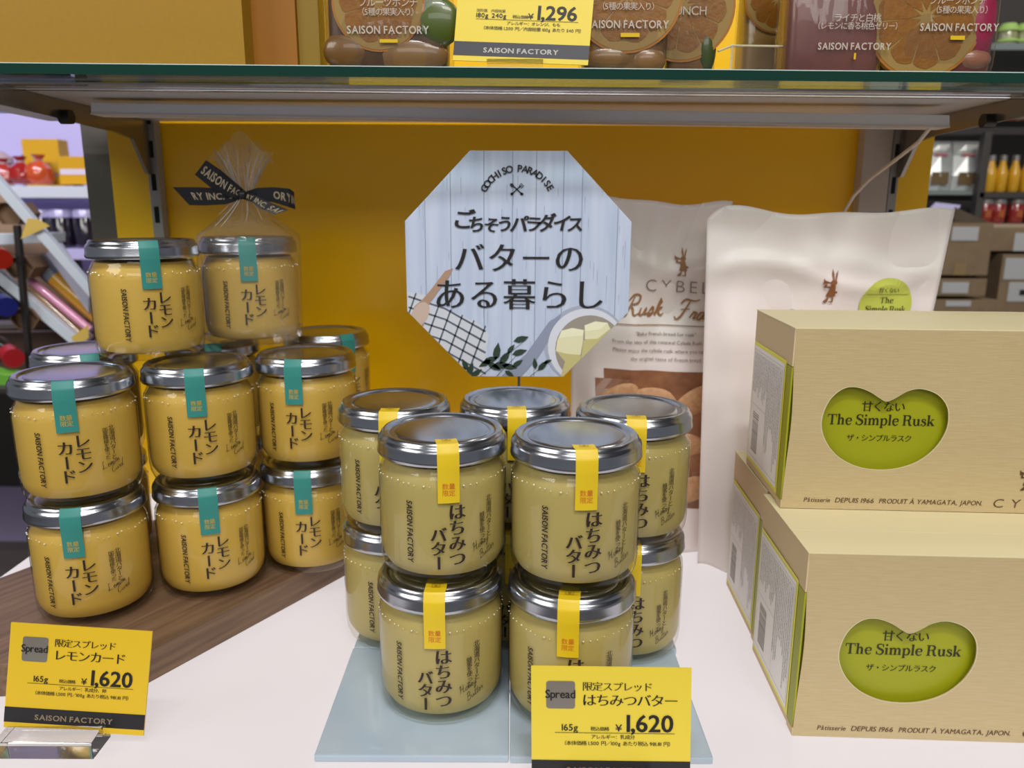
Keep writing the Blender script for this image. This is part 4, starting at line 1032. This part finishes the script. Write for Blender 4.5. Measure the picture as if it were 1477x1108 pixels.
def fruit_pouch(label, pxl, pxr, Y, jelly, jelly2, h=.115, items=(), prints=(), bar=None):
    a = on_shelf(pxl, Y); b = on_shelf(pxr, Y); Wd = b.x-a.x; D = .030
    t = thing('fruit_pouch', label, 'pouch', ((a.x+b.x)/2, Y+D/2, SZ+.0004))
    def body(sc_, zo, hh):
        v = []; f = []; nz, na = 16, 40
        for j in range(nz+1):
            tt = j/nz; k_ = 1-(tt**3)*.93; e = min(1, (tt*nz+.4)/1.6)
            for i in range(na):
                an = 2*pi*i/na; ca, sa = cos(an), sin(an); p_ = .28
                x = abs(ca)**p_*(1 if ca > 0 else -1)*Wd/2*sc_*(.965+.035*e); y = abs(sa)**(p_*1.6)*(1 if sa > 0 else -1)*D/2*sc_*k_*(.85+.15*e)
                v.append((x, y, zo+hh*tt))
        for j in range(nz):
            for i in range(na): q = (i+1) % na; f.append((j*na+i, j*na+q, (j+1)*na+q, (j+1)*na+i))
        f.append(tuple(range(na))[::-1]); f.append(tuple(nz*na+i for i in range(na)))
        o = MB(); o.add(v, f); return o
    body(.93, .0015, h*.8).build('fruit_jelly', jelly, t, True)
    body(1, 0, h).build('clear_film', FILMP, t, True)
    yf = -D/2-.0006
    for it in items:
        kind = it[0]
        if kind == 'slice':
            _, px, py, R, rot = it; p = at(px, py, Y)-Vector(t.location); orange_slice(t, (p.x, -D/2*.93-.0004, p.z), R, rot)
        else:
            _, px, py, rx, rz_, col, nm = it; p = at(px, py, Y)-Vector(t.location)
            o = MB(); o.ball((p.x, -D/2*.93+.004, p.z), (rx, .0055, rz_), 20, 12); o.build(nm, mat('fruit_'+col, col, .35, Coat_Weight=.4), t, True)
    k = Ink()
    for s_, px, py, hh, kw in prints:
        p = at(px, py, Y)-Vector(t.location); k.text(s_, p.x, p.z, hh, 'c', **kw)
    if prints: k.build('white_lettering', WHT, t, lambda x, y: Vector((x, yf-.0004, y)))
    if bar:
        p0 = at(bar[0], bar[1], Y)-Vector(t.location); p1 = at(bar[2], bar[3], Y)-Vector(t.location)
        Ink().rect(p0.x, p1.z, p1.x, p0.z).build('yellow_mark', mat('yellow_mark', '#d9b400', .5), t, lambda x, y: Vector((x, yf-.0005, y)))
    return t
def jel(n, c1, c2, s=60): 
    m = mat(n, c1, .35, Coat_Weight=.3); return noise_bump(m, (s, s, s), .15, .002, c2, .5)
BB = dict(b=(.02, .016), track=.14, sx=.88)
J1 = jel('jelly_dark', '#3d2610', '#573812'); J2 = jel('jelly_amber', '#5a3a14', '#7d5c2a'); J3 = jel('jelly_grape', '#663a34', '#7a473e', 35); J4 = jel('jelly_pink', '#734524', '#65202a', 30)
PE = '#7a5a2e'
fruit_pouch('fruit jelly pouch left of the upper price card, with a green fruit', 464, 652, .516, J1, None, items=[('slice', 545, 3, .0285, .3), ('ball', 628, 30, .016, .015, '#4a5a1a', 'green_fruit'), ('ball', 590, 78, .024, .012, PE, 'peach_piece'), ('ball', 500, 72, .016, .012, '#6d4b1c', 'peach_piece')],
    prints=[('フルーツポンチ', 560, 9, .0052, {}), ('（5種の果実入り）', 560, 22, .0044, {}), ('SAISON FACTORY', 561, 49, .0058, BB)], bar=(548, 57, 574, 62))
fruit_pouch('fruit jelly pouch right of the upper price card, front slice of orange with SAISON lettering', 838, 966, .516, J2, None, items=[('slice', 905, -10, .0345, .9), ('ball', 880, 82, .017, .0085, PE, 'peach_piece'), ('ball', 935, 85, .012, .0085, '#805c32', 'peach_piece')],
    prints=[('（5種の果実入り）', 906, 14, .0044, {}), ('SAISON FACTORY', 906, 41, .0058, BB)], bar=(895, 48, 922, 54))
fruit_pouch('fruit jelly pouch half hidden behind the one right of the price card', 960, 1036, .538, J2, None, items=[('slice', 985, 8, .034, .2), ('ball', 1020, 70, .007, .016, '#3c4a1c', 'green_fruit')],
    prints=[('PUNCH', 992, 22, .0068, {})])
fruit_pouch('pale fruit jelly pouch standing far back behind the clear shelf divider', 1072, 1136, .575, jel('jelly_peach', '#93702f', '#a88a4a'), None, items=[('slice', 1122, -2, .022, .5)])
fruit_pouch('grape jelly pouch without a slice, dusky pink, beside the clear divider', 1134, 1281, .517, J3, None, items=[],
    prints=[('ライチと白桃', 1236, 31, .0048, {}), ('（レモンに香る桃色ゼリー）', 1236, 42, .0042, {}), ('SAISON FACTORY', 1232, 72, .0052, BB)], bar=(1231, 77, 1233, 86))
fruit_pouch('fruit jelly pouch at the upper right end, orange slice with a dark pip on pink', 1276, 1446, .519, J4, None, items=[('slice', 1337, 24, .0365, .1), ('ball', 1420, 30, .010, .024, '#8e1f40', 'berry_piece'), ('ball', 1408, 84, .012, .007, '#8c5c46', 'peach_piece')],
    prints=[('フルーツポンチ', 1380, 6, .0050, {}), ('（5種の果実入り）', 1386, 19, .0044, {}), ('SAISON FACTORY', 1383, 45, .0056, BB)], bar=(1370, 52, 1390, 58))
# upper price card + its holder + divider
a = on_shelf(653, .5060); BLc = at(653, 87, .5058); BRc = at(848, 94, .5072); TLc = at(664, -52, .5150)
price_card('yellow price card standing on the glass shelf between the fruit pouches', BLc, BRc, TLc, 'c', '限定コンポート', 'フルーツポンチ', '1,296', ('180g', '240g'), 'オレンジ、もも', PYD, 'Compote', mat('band_grey', '#3a3a42', .3), mat('band_print_pale', '#b9b6b0', .4))
holder('small clear acrylic block gripping the price card on the glass shelf', -.0160, .0180, .5080, SZ+.0004, .55)
t = thing('shelf_divider', 'clear acrylic shelf divider with a rounded lip beside the grape pouch', 'divider', on_shelf(1050, .528))
q0 = Vector(t.location); o = MB()
p = [at(1045, 66, .528)-q0, at(1056, 57, .532)-q0, at(1133, 68, .532)-q0]
o.tube([at(1036, 74, .526)-q0, at(1056, 66, .530)-q0, at(1134, 67, .530)-q0], .0007, 6); o.tube([at(1056, 67, .530)-q0, (at(1056, 67, .530)-q0)*1+Vector((0, 0, -(at(1056, 67, .530)-q0).z+.001))], .0007, 6)
o.build('polished_rim', mat('acrylic_rim', '#cfc3a4', .2, Coat_Weight=1), t, True)
z1 = (at(1056, 67, .530)-q0).z; xa, xb = (at(1056, 67, .530)-q0).x, (at(1130, 67, .530)-q0).x
o = MB(); o.box((xa, .0015, .0002), (xb, .003, z1)); o.build('clear_plate', FILMP, t)

# ================================================================== STORE BEHIND, LEFT
def bx(o, px0, py0, px1, py1, Y, d):  # box whose face spans a measured rectangle at depth Y
    a = at(px0, py1, Y); b = at(px1, py1, Y); c = at(px0, py0, Y); o.box((a.x, Y, a.z), (b.x, Y+d, c.z)); return a, b, c
LAV = mat('lavender_shelf', '#cfc6f2', .4); WSH = mat('white_shelf', '#dfe3ea', .4); DRK = mat('dark_fixture', '#211c1b', .6); BRB = mat('brown_carton', '#7c6148', .7)
t = thing('wall_shelving', 'white and lavender wall shelving with sweets in the store behind, far left', 'shelving', (-1.3, 1.62, -.7))
q0 = Vector(t.location)
def sub(nm, px0, py0, px1, py1, Y, d, m, parent=t, q=None):
    o = MB(); a, b, c = bx(o, px0, py0, px1, py1, Y, d); qq = q0 if q is None else q; o.v = [v-qq for v in o.v]; return o.build(nm, m, parent, bevel=.001)
sub('shelf_board', -500, 266, 139, 283, 1.62, .35, WSH)
sub('back_panel', -500, 100, 139, 360, 1.99, .02, LAV)
sub('shelf_board', -500, 357, 139, 372, 1.60, .38, LAV)
sub('back_panel', -500, 372, 150, 700, 1.97, .02, DRK)
DJ = mat('dark_jam', '#1d1526', .15, Coat_Weight=1); LL = mat('lavender_lid', '#cdc8ee', .3, .3)
for i, px in enumerate((52, 82, 117)):
    a = at(px, 357, 1.63); t2 = thing('jam_jar', ('dark jam jar with a pale lid on the lower lavender shelf, leftmost', 'dark jam jar with a pale lid on the lower lavender shelf, middle one', 'dark jam jar with a pale lid on the lower lavender shelf, nearest the grey trim')[i], 'jar', a+Vector((0, .03, .0005)), 0, 'dark jam jars far left')
    o = MB(); o.lathe([(.021, 0), (.024, .003), (.024, .058), (.019, .066)], 24); o.build('jar_body', DJ, t2, True)
    o = MB(); o.lathe([(.024, .060), (.024, .073), (.022, .076), (.0001, .0765)], 24); o.build('jar_lid', LL, t2, True)
zsh = at(60, 266, 1.62).z+.0012
def sweet(name, label, px, r, cols, Y=1.66, kind='bag', h=None, zz=zsh, g='sweets on the white shelf far left'):
    x = at(px, 250, Y).x; t2 = thing(name, label, 'sweets', (x, Y, zz), 0, g); rr = random.Random(px)
    if kind == 'bag':
        o = MB(); o.lathe([(r*.7, 0), (r, r*.4), (r*.95, r*1.1), (r*.5, r*1.5), (r*.18, r*1.7), (r*.5, r*2.1)], 14); o.v = [v+Vector((rr.uniform(-1, 1), rr.uniform(-1, 1), 0))*r*.08 for v in o.v]
        o.build('candy_bag', mat('candy_'+cols[0], cols[0], .2, Coat_Weight=1), t2, True)
        o = MB(); o.tube([(r*.22*cos(a*.7), r*.22*sin(a*.7), r*1.7) for a in range(10)], r*.06, 6); o.build('tie', mat('candy_'+cols[1], cols[1], .4), t2, True)
    elif kind == 'box':
        o = MB(); o.box((-r, -r*.5, 0), (r, r*.5, h)); o.build('carton', mat('candy_'+cols[0], cols[0], .4), t2, bevel=.001)
        o = MB(); o.box((-r*.9, -r*.52, h*.35), (r*.9, -r*.5, h*.55)); o.build('carton_band', mat('candy_'+cols[1], cols[1], .4), t2)
    else:
        o = MB(); o.lathe([(r*.6, 0), (r, r*.5), (r, r*1.1), (r*.6, r*1.6)], 20); o.build('round_jar', mat('candy_'+cols[0], cols[0], .2, Coat_Weight=1), t2, True)
        o = MB(); o.lathe([(r*.85, r*1.55), (r*.8, r*1.9), (r*.3, r*2.3), (.0001, r*2.35)], 20); o.build('cloth_cap', mat('candy_'+cols[1], cols[1], .7), t2, True)
sweet('candy_bag', 'red jelly bag on the white shelf far left, nearest the frame edge', 6, .024, ('#b5382c', '#d8c9d8'), 1.645)
sweet('candy_bag', 'orange-red jelly bag on the white shelf, second from the frame edge', 32, .026, ('#a82722', '#cfc2d0'), 1.650)
sweet('candy_bag', 'bright orange jelly bag on the white shelf, left of the yellow packets', 58, .028, ('#d4562a', '#c5b6c2'), 1.655)
sweet('yellow_packet', 'yellow packet on the white shelf nearest the dark grey trim', 112, .030, ('#dba516', '#e6d9e8'), 1.66, 'box', .055)
sweet('yellow_packet', 'yellow packet on the white shelf, left of the one at the trim', 86, .026, ('#b9921e', '#8c7a6c'), 1.69, 'box', .045)
sweet('yellow_packet', 'tall yellow box at the rear of the white shelf', 70, .040, ('#d9a51c', '#cf9a18'), 1.80, 'box', .100)
sweet('round_jar', 'peach coloured round jar with pale cap at the upper left corner shelf', 2, .034, ('#d8a898', '#c9b0b4'), 1.86, 'jar')
sweet('round_jar', 'round jar with a dark purple cloth cap on the white shelf', 48, .034, ('#3a2f5c', '#4c3f7a'), 1.88, 'jar')
sweet('candy_bag', 'dark blue ribboned bag on the white shelf behind the yellow packet', 106, .024, ('#3c3858', '#a8b4e6'), 1.88, 'bag')

# slanted display rack, nearer than the shelving
rk = thing('slanted_rack', 'slanted white-railed bottle rack behind the counter on the left', 'rack', at(60, 420, 1.15)); qk = Vector(rk.location)
def quad_slab(nm, pts, Y, d, m, parent, q):
    o = MB(); o.slab([at(x, y, Y)-q for x, y in pts], (0, d, 0)); return o.build(nm, m, parent, bevel=.0008)
RW = mat('rack_white', '#d6e0ea', .3)
quad_slab('rail', [(-60, 212), (130, 430), (130, 412), (-60, 190)], 1.06, .012, RW, rk, qk)
quad_slab('rail', [(-60, 362), (125, 516), (125, 498), (-60, 342)], 1.08, .012, RW, rk, qk)
quad_slab('rail', [(66, 366), (128, 452), (128, 420), (84, 350)], 1.10, .01, mat('rack_lavender', '#c9cbe0', .35), rk, qk)
quad_slab('shelf_slope', [(-60, 340), (125, 500), (125, 415), (-60, 205)], 1.19, .01, mat('rack_beige', '#a98c72', .6), rk, qk)
quad_slab('ledge', [(-60, 356), (72, 350), (72, 336), (-60, 338)], 1.12, .04, RW, rk, qk)
quad_slab('wire_post', [(40, 560), (47, 560), (26, 325), (18, 325)], 1.06, .008, DRK, rk, qk)
quad_slab('ledge', [(-60, 478), (110, 470), (110, 464), (-60, 470)], 1.14, .05, mat('rack_grey', '#6b655f', .5), rk, qk)
quad_slab('lower_board', [(-60, 545), (150, 545), (150, 478), (-60, 480)], 1.20, .02, mat('rack_brown', '#6d5546', .7), rk, qk)
Ink().poly([(30, 345), (48, 337), (72, 326), (55, 316), (40, 315)]).build('price_ticket', mat('ticket_yellow', '#dcbc5c', .5), rk, lambda x, y: at(x, y, 1.055)-qk)
Ink().poly([(102, 487), (112, 498), (128, 488), (128, 468)]).build('price_ticket', mat('ticket_yellow', '#dcbc5c'), rk, lambda x, y: at(x, y, 1.075)-qk)
def tubeb(name, label, p0, p1, Y, r, col, cap, capf, cat='bottle'):
    a, b = at(*p0, Y), at(*p1, Y); t2 = thing(name, label, cat, a); d = b-a
    o = MB(); o.tube([d*capf, d], r, 16); o.build('bottle_body', mat('tube_'+col, col, .2, Coat_Weight=1), t2, True)
    o = MB(); o.tube([d*0, d*capf*1.0], r*1.03, 16); o.build('bottle_cap', mat('tube_'+cap, cap, .3), t2, True)
tubeb('juice_bottle', 'amber bottle with a grey cap lying in the slanted rack', (53, 376), (150, 462), 1.120, .0140, '#d29a10', '#6f7684', .28)
tubeb('pink_tube', 'slim pink tube lying in the slanted rack beside the amber bottle', (36, 398), (130, 476), 1.105, .0060, '#e79ac0', '#dfe3e6', .08)
tubeb('clear_tube', 'pale beige bottle lying lowest in the slanted rack', (38, 412), (125, 492), 1.115, .0120, '#b9935f', '#d9d5cc', .05)
for i, (px, py, col, lab) in enumerate(((2, 374, '#b5281e', 'red capped bottle end in the wire rack, topmost'), (10, 443, '#232d86', 'blue capped bottle end in the wire rack, middle'), (20, 517, '#c42a34', 'red foil bottle end at the bottom of the wire rack'))):
    a = at(px, py, 1.04); t2 = thing('wine_bottle', lab, 'bottle', a, 0, 'bottles in the wire rack'); 
    o = MB(); o.tube([(0, 0, 0), (-.02, .02, .004)], .0135, 16); o.build('foil_cap', mat('foil_'+col, col, .25, .3), t2, True)
    o = MB(); o.tube([(-.02, .02, .004), (-.035, .025, .008), (-.07, .03, .014)], [.014, .018, .020], 16); o.build('bottle_body', mat('foil_d'+col, '#2a2320', .2), t2, True)
    a2 = at((12, 28, 35)[i], (308, 386, 460)[i], 1.075); t3 = thing('bottle_cradle', ('brown hexagonal bottle cradle at the top left', 'brown hexagonal bottle cradle beside the blue cap', 'brown hexagonal bottle cradle above the red foil cap')[i], 'cradle', a2, 0, 'hexagonal bottle cradles')
    o = MB(); hx = [(.021*cos(pi/3*j), .017*sin(pi/3*j)) for j in range(6)]; hi = [(.9*x, .9*z) for x, z in hx]
    v = [Vector((x, 0, z)) for x, z in hx]+[Vector((x, 0, z)) for x, z in hi]+[Vector((x, .04, z)) for x, z in hx]+[Vector((x, .04, z)) for x, z in hi]
    f = []
    for j in range(6): q = (j+1) % 6; f += [(j, q, 6+q, 6+j), (12+j, 18+j, 18+q, 12+q), (j, 12+j, 12+q, q), (6+j, 6+q, 18+q, 18+j)]
    o.add(v, f); o.build('cradle_shell', BRB, t3)
    o = MB(); o.add([Vector((x, .008, z)) for x, z in hi], [tuple(range(6))]); o.build('cradle_back', BRB, t3)
a = at(0, 560, 1.02); t2 = thing('green_packet', 'bright green packet at the lower left behind the jars', 'packet', a); o = MB(); o.slab([(-.05, 0, 0), (.022, 0, .0), (.020, .0, .018), (-.05, 0, .028)], (0, .03, 0)); o.build('packet_body', mat('leaf_green', '#6cae3c', .35), t2, bevel=.002)
t2 = thing('dark_cabinet', 'dark cabinet below the slanted rack at the left edge', 'cabinet', at(-60, 1000, 1.0)); q = Vector(t2.location)
o = MB(); bx(o, -400, 566, 100, 1700, 1.0, .03); o.v = [v-q for v in o.v]; o.build('cabinet_body', DRK, t2, bevel=.002)
o = MB(); bx(o, -400, 560, 104, 566, .995, .04); o.v = [v-q for v in o.v]; o.build('cabinet_top', mat('cabinet_edge', '#37302c', .5), t2)

# ================================================================== STORE BEHIND, RIGHT
fx = thing('metal_shelving', 'dark metal shelving in the stock area at the far right', 'shelving', (1.0, 1.62, -.6)); qf = Vector(fx.location)
SHM = mat('shelf_metal_dark', '#56534f', .45, .5); SG = mat('shelf_glass_dull', '#7f8c88', .2)
sub('shelf_board', 1300, 275, 1412, 281, 1.62, .30, SG, fx, qf)
sub('shelf_board', 1412, 277, 1900, 286, 1.60, .30, SHM, fx, qf)
sub('upright', 1404, 190, 1414, 330, 1.60, .02, SHM, fx, qf)
sub('top_rail', 1300, 183, 1900, 194, 1.61, .02, mat('rail_dark', '#332f2e', .6), fx, qf)
sub('shelf_board', 1412, 323, 1900, 330, 1.58, .32, mat('pale_board', '#b09a84', .5), fx, qf)
sub('back_panel', 1300, 100, 1900, 470, 1.95, .02, mat('stock_back', '#3a3532', .8), fx, qf)
PSI = mat('silver_pouch', '#c9ccc8', .3, .3)
for i, (x0, x1, lab) in enumerate(((1327, 1364, 'silver-white pouch with a clear window on the far right shelf, left one'), (1365, 1403, 'silver-white pouch with a clear window on the far right shelf, right one'))):
    a = at(x0, 275, 1.66); b = at(x1, 275, 1.66); z0 = at(1350, 275, 1.62).z+.001; h = .098
    t2 = thing('silver_pouch', lab, 'pouch', (a.x, 1.66, z0), 0, 'silver pouches far right')
    w_ = b.x-a.x; o = MB(); rows = [(0, .012), (.3, .016), (.7, .010), (.93, .002), (1, .001)]
    v = []; f = []
    for j, (tt, d) in enumerate(rows): ww = w_*(1 if tt < .9 else .97); v += [(w_/2-ww/2, -d, h*tt), (w_/2, -d*1.5, h*tt), (w_/2+ww/2, -d, h*tt), (w_/2+ww/2, d, h*tt), (w_/2-ww/2, d, h*tt)]
    for j in range(len(rows)-1):
        for i_ in range(5): q = (i_+1) % 5; f.append((j*5+i_, j*5+q, (j+1)*5+q, (j+1)*5+i_))
    f.append((4, 3, 2, 1, 0)); f.append(tuple(20+i_ for i_ in range(5))); o.add(v, f); o.build('pouch_body', PSI, t2)
    o = MB(); o.box((w_*.18, -.0235, .012), (w_*.82, -.0225, .036)); o.build('window', mat('grain_brown', '#6f5a3a', .4), t2)
    o = MB(); o.box((w_*.25, -.0175, .068), (w_*.75, -.0165, .073)); o.build('red_print', mat('pale_red', '#c9787a', .5), t2)
for i, px in enumerate((1425, 1441, 1459, 1477, 1495)):
    t2 = thing('juice_bottle', 'yellow juice bottle with a silver cap on the far right shelf, '+('leftmost', 'second from left', 'third from left', 'cut by frame edge', 'outermost')[i], 'bottle', Vector((at(px, 277, 1.64).x, 1.64, at(px, 277, 1.60).z+.001)), 0, 'yellow juice bottles far right')
    o = MB(); o.lathe([(.0095, 0), (.0112, .003), (.0112, .040), (.0062, .056), (.0060, .064)], 20); o.build('bottle_body', mat('yellow_juice', '#d9a21c', .2, Coat_Weight=1), t2, True)
    o = MB(); o.lathe([(.0068, .062), (.0068, .072), (.0001, .0725)], 20); o.build('bottle_cap', mat('cap_silver', '#b8b4ae', .3, .8), t2, True)
for i, px in enumerate((1417, 1436, 1462, 1488)):
    t2 = thing('jam_jar', 'red jam jar with a silver lid on the far right shelf, '+('leftmost', 'second from the left', 'third from the left', 'beyond the frame edge')[i], 'jar', Vector((at(px, 323, 1.62).x, 1.62, at(px, 323, 1.58).z+.001)), 0, 'red jam jars far right')
    o = MB(); o.lathe([(.0125, 0), (.0150, .003), (.0150, .036), (.0120, .040)], 20); o.build('jar_body', mat('red_jam', '#8e2622', .2, Coat_Weight=1), t2, True)
    o = MB(); o.lathe([(.0150, .038), (.0150, .047), (.0001, .048)], 20); o.build('jar_lid', mat('cap_silver', '#b8b4ae'), t2, True)
    o = MB(); o.box((-.006, -.0156, .012), (.006, -.0148, .026)); o.build('jar_label', mat('jam_label', '#a5562c', .5), t2)
CBD = mat('corrugated_card', '#8a7558', .75); noise_bump(CBD, (40, 40, 40), .1, .001, '#7b684e', .5); CLB = mat('carton_label', '#b6b7b6', .5); TAPE = mat('carton_tape', '#8f7752', .4)
for i, (x0, y0, x1, y1, Y, lab, lbl) in enumerate((
    (1340, 321, 1424, 397, 1.46, 'brown carton with an open flap and a torn white label, top of the near stack', (1372, 327, 1410, 347)),
    (1330, 402, 1421, 427, 1.46, 'flat brown carton with a small label, below the open one', (1358, 407, 1396, 423)),
    (1320, 432, 1421, 560, 1.46, 'brown carton at the bottom of the near stack, mostly hidden by the pouch', (1364, 434, 1400, 442)),
    (1424, 329, 1560, 362, 1.50, 'brown carton at the right edge just under the red jam jars', (1461, 336, 1500, 362)),
    (1420, 367, 1560, 560, 1.49, 'big brown carton at the right edge with two stacked labels', (1447, 372, 1500, 403)))):
    p0 = at(x0, y1, Y); t2 = thing('carton', lab, 'box', p0, 0, 'brown cartons far right'); o = MB(); a, b, c = bx(o, x0, y0, x1, y1, Y, .10 if i < 3 else .08); o.v = [v-p0 for v in o.v]; o.build('carton_body', CBD, t2, bevel=.001)
    def pl_(nm, r_, m, e=.0012): o = MB(); bx(o, *r_, Y-e, e*.8); o.v = [v-p0 for v in o.v]; o.build(nm, m, t2)
    pl_('carton_label', lbl, CLB)
    if i == 0:
        pl_('tape', (1375, 380, 1392, 397), TAPE)
        o = MB(); o.slab([at(1376, 321, Y)-p0, at(1424, 321, Y)-p0, at(1420, 317, Y+.02)-p0, at(1378, 299, Y+.02)-p0], (0, .003, 0)); o.build('open_flap', mat('flap_dark', '#4a3c2c', .8), t2)
        o = MB(); o.slab([at(1325, 318, Y)-p0, at(1372, 318, Y)-p0, at(1386, 296, Y+.05)-p0, at(1350, 292, Y+.05)-p0], (0, .003, 0)); o.build('loose_paper', mat('lavender_paper', '#bdb6dc', .5), t2)
    if i == 4: pl_('carton_label', (1452, 407, 1500, 435), CLB); pl_('barcode', (1470, 418, 1482, 426), DRK, .0016)
# green-capped jars seen above the glass shelf, far right
sub('shelf_board', 1420, 62, 1900, 72, 1.60, .28, SG, fx, qf)
for i, (px, py) in enumerate(((1452, 62), (1477, 62))):
    t2 = thing('compote_jar', ('pale jar with two green cloth tiers at the upper right corner, left one', 'pale jar with green cloth tiers at the upper right corner, at the frame edge')[i], 'jar', Vector((at(px, py, 1.66).x, 1.66, at(px, py, 1.60).z+.001)), 0, 'green topped jars upper right')
    o = MB(); o.lathe([(.014, 0), (.017, .004), (.017, .030), (.014, .036)], 20); o.build('jar_body', mat('pale_compote', '#9c9a72', .2, Coat_Weight=1), t2, True)
    o = MB(); o.lathe([(.0195, .032), (.0170, .040), (.0130, .046), (.0001, .047)], 20); o.build('cloth_cap', mat('lime_cloth', '#9fc266', .7), t2, True)
    o = MB(); o.lathe([(.0195, .012), (.0175, .017)], 20); o.build('cloth_band', mat('lime_cloth', '#9fc266'), t2, True)
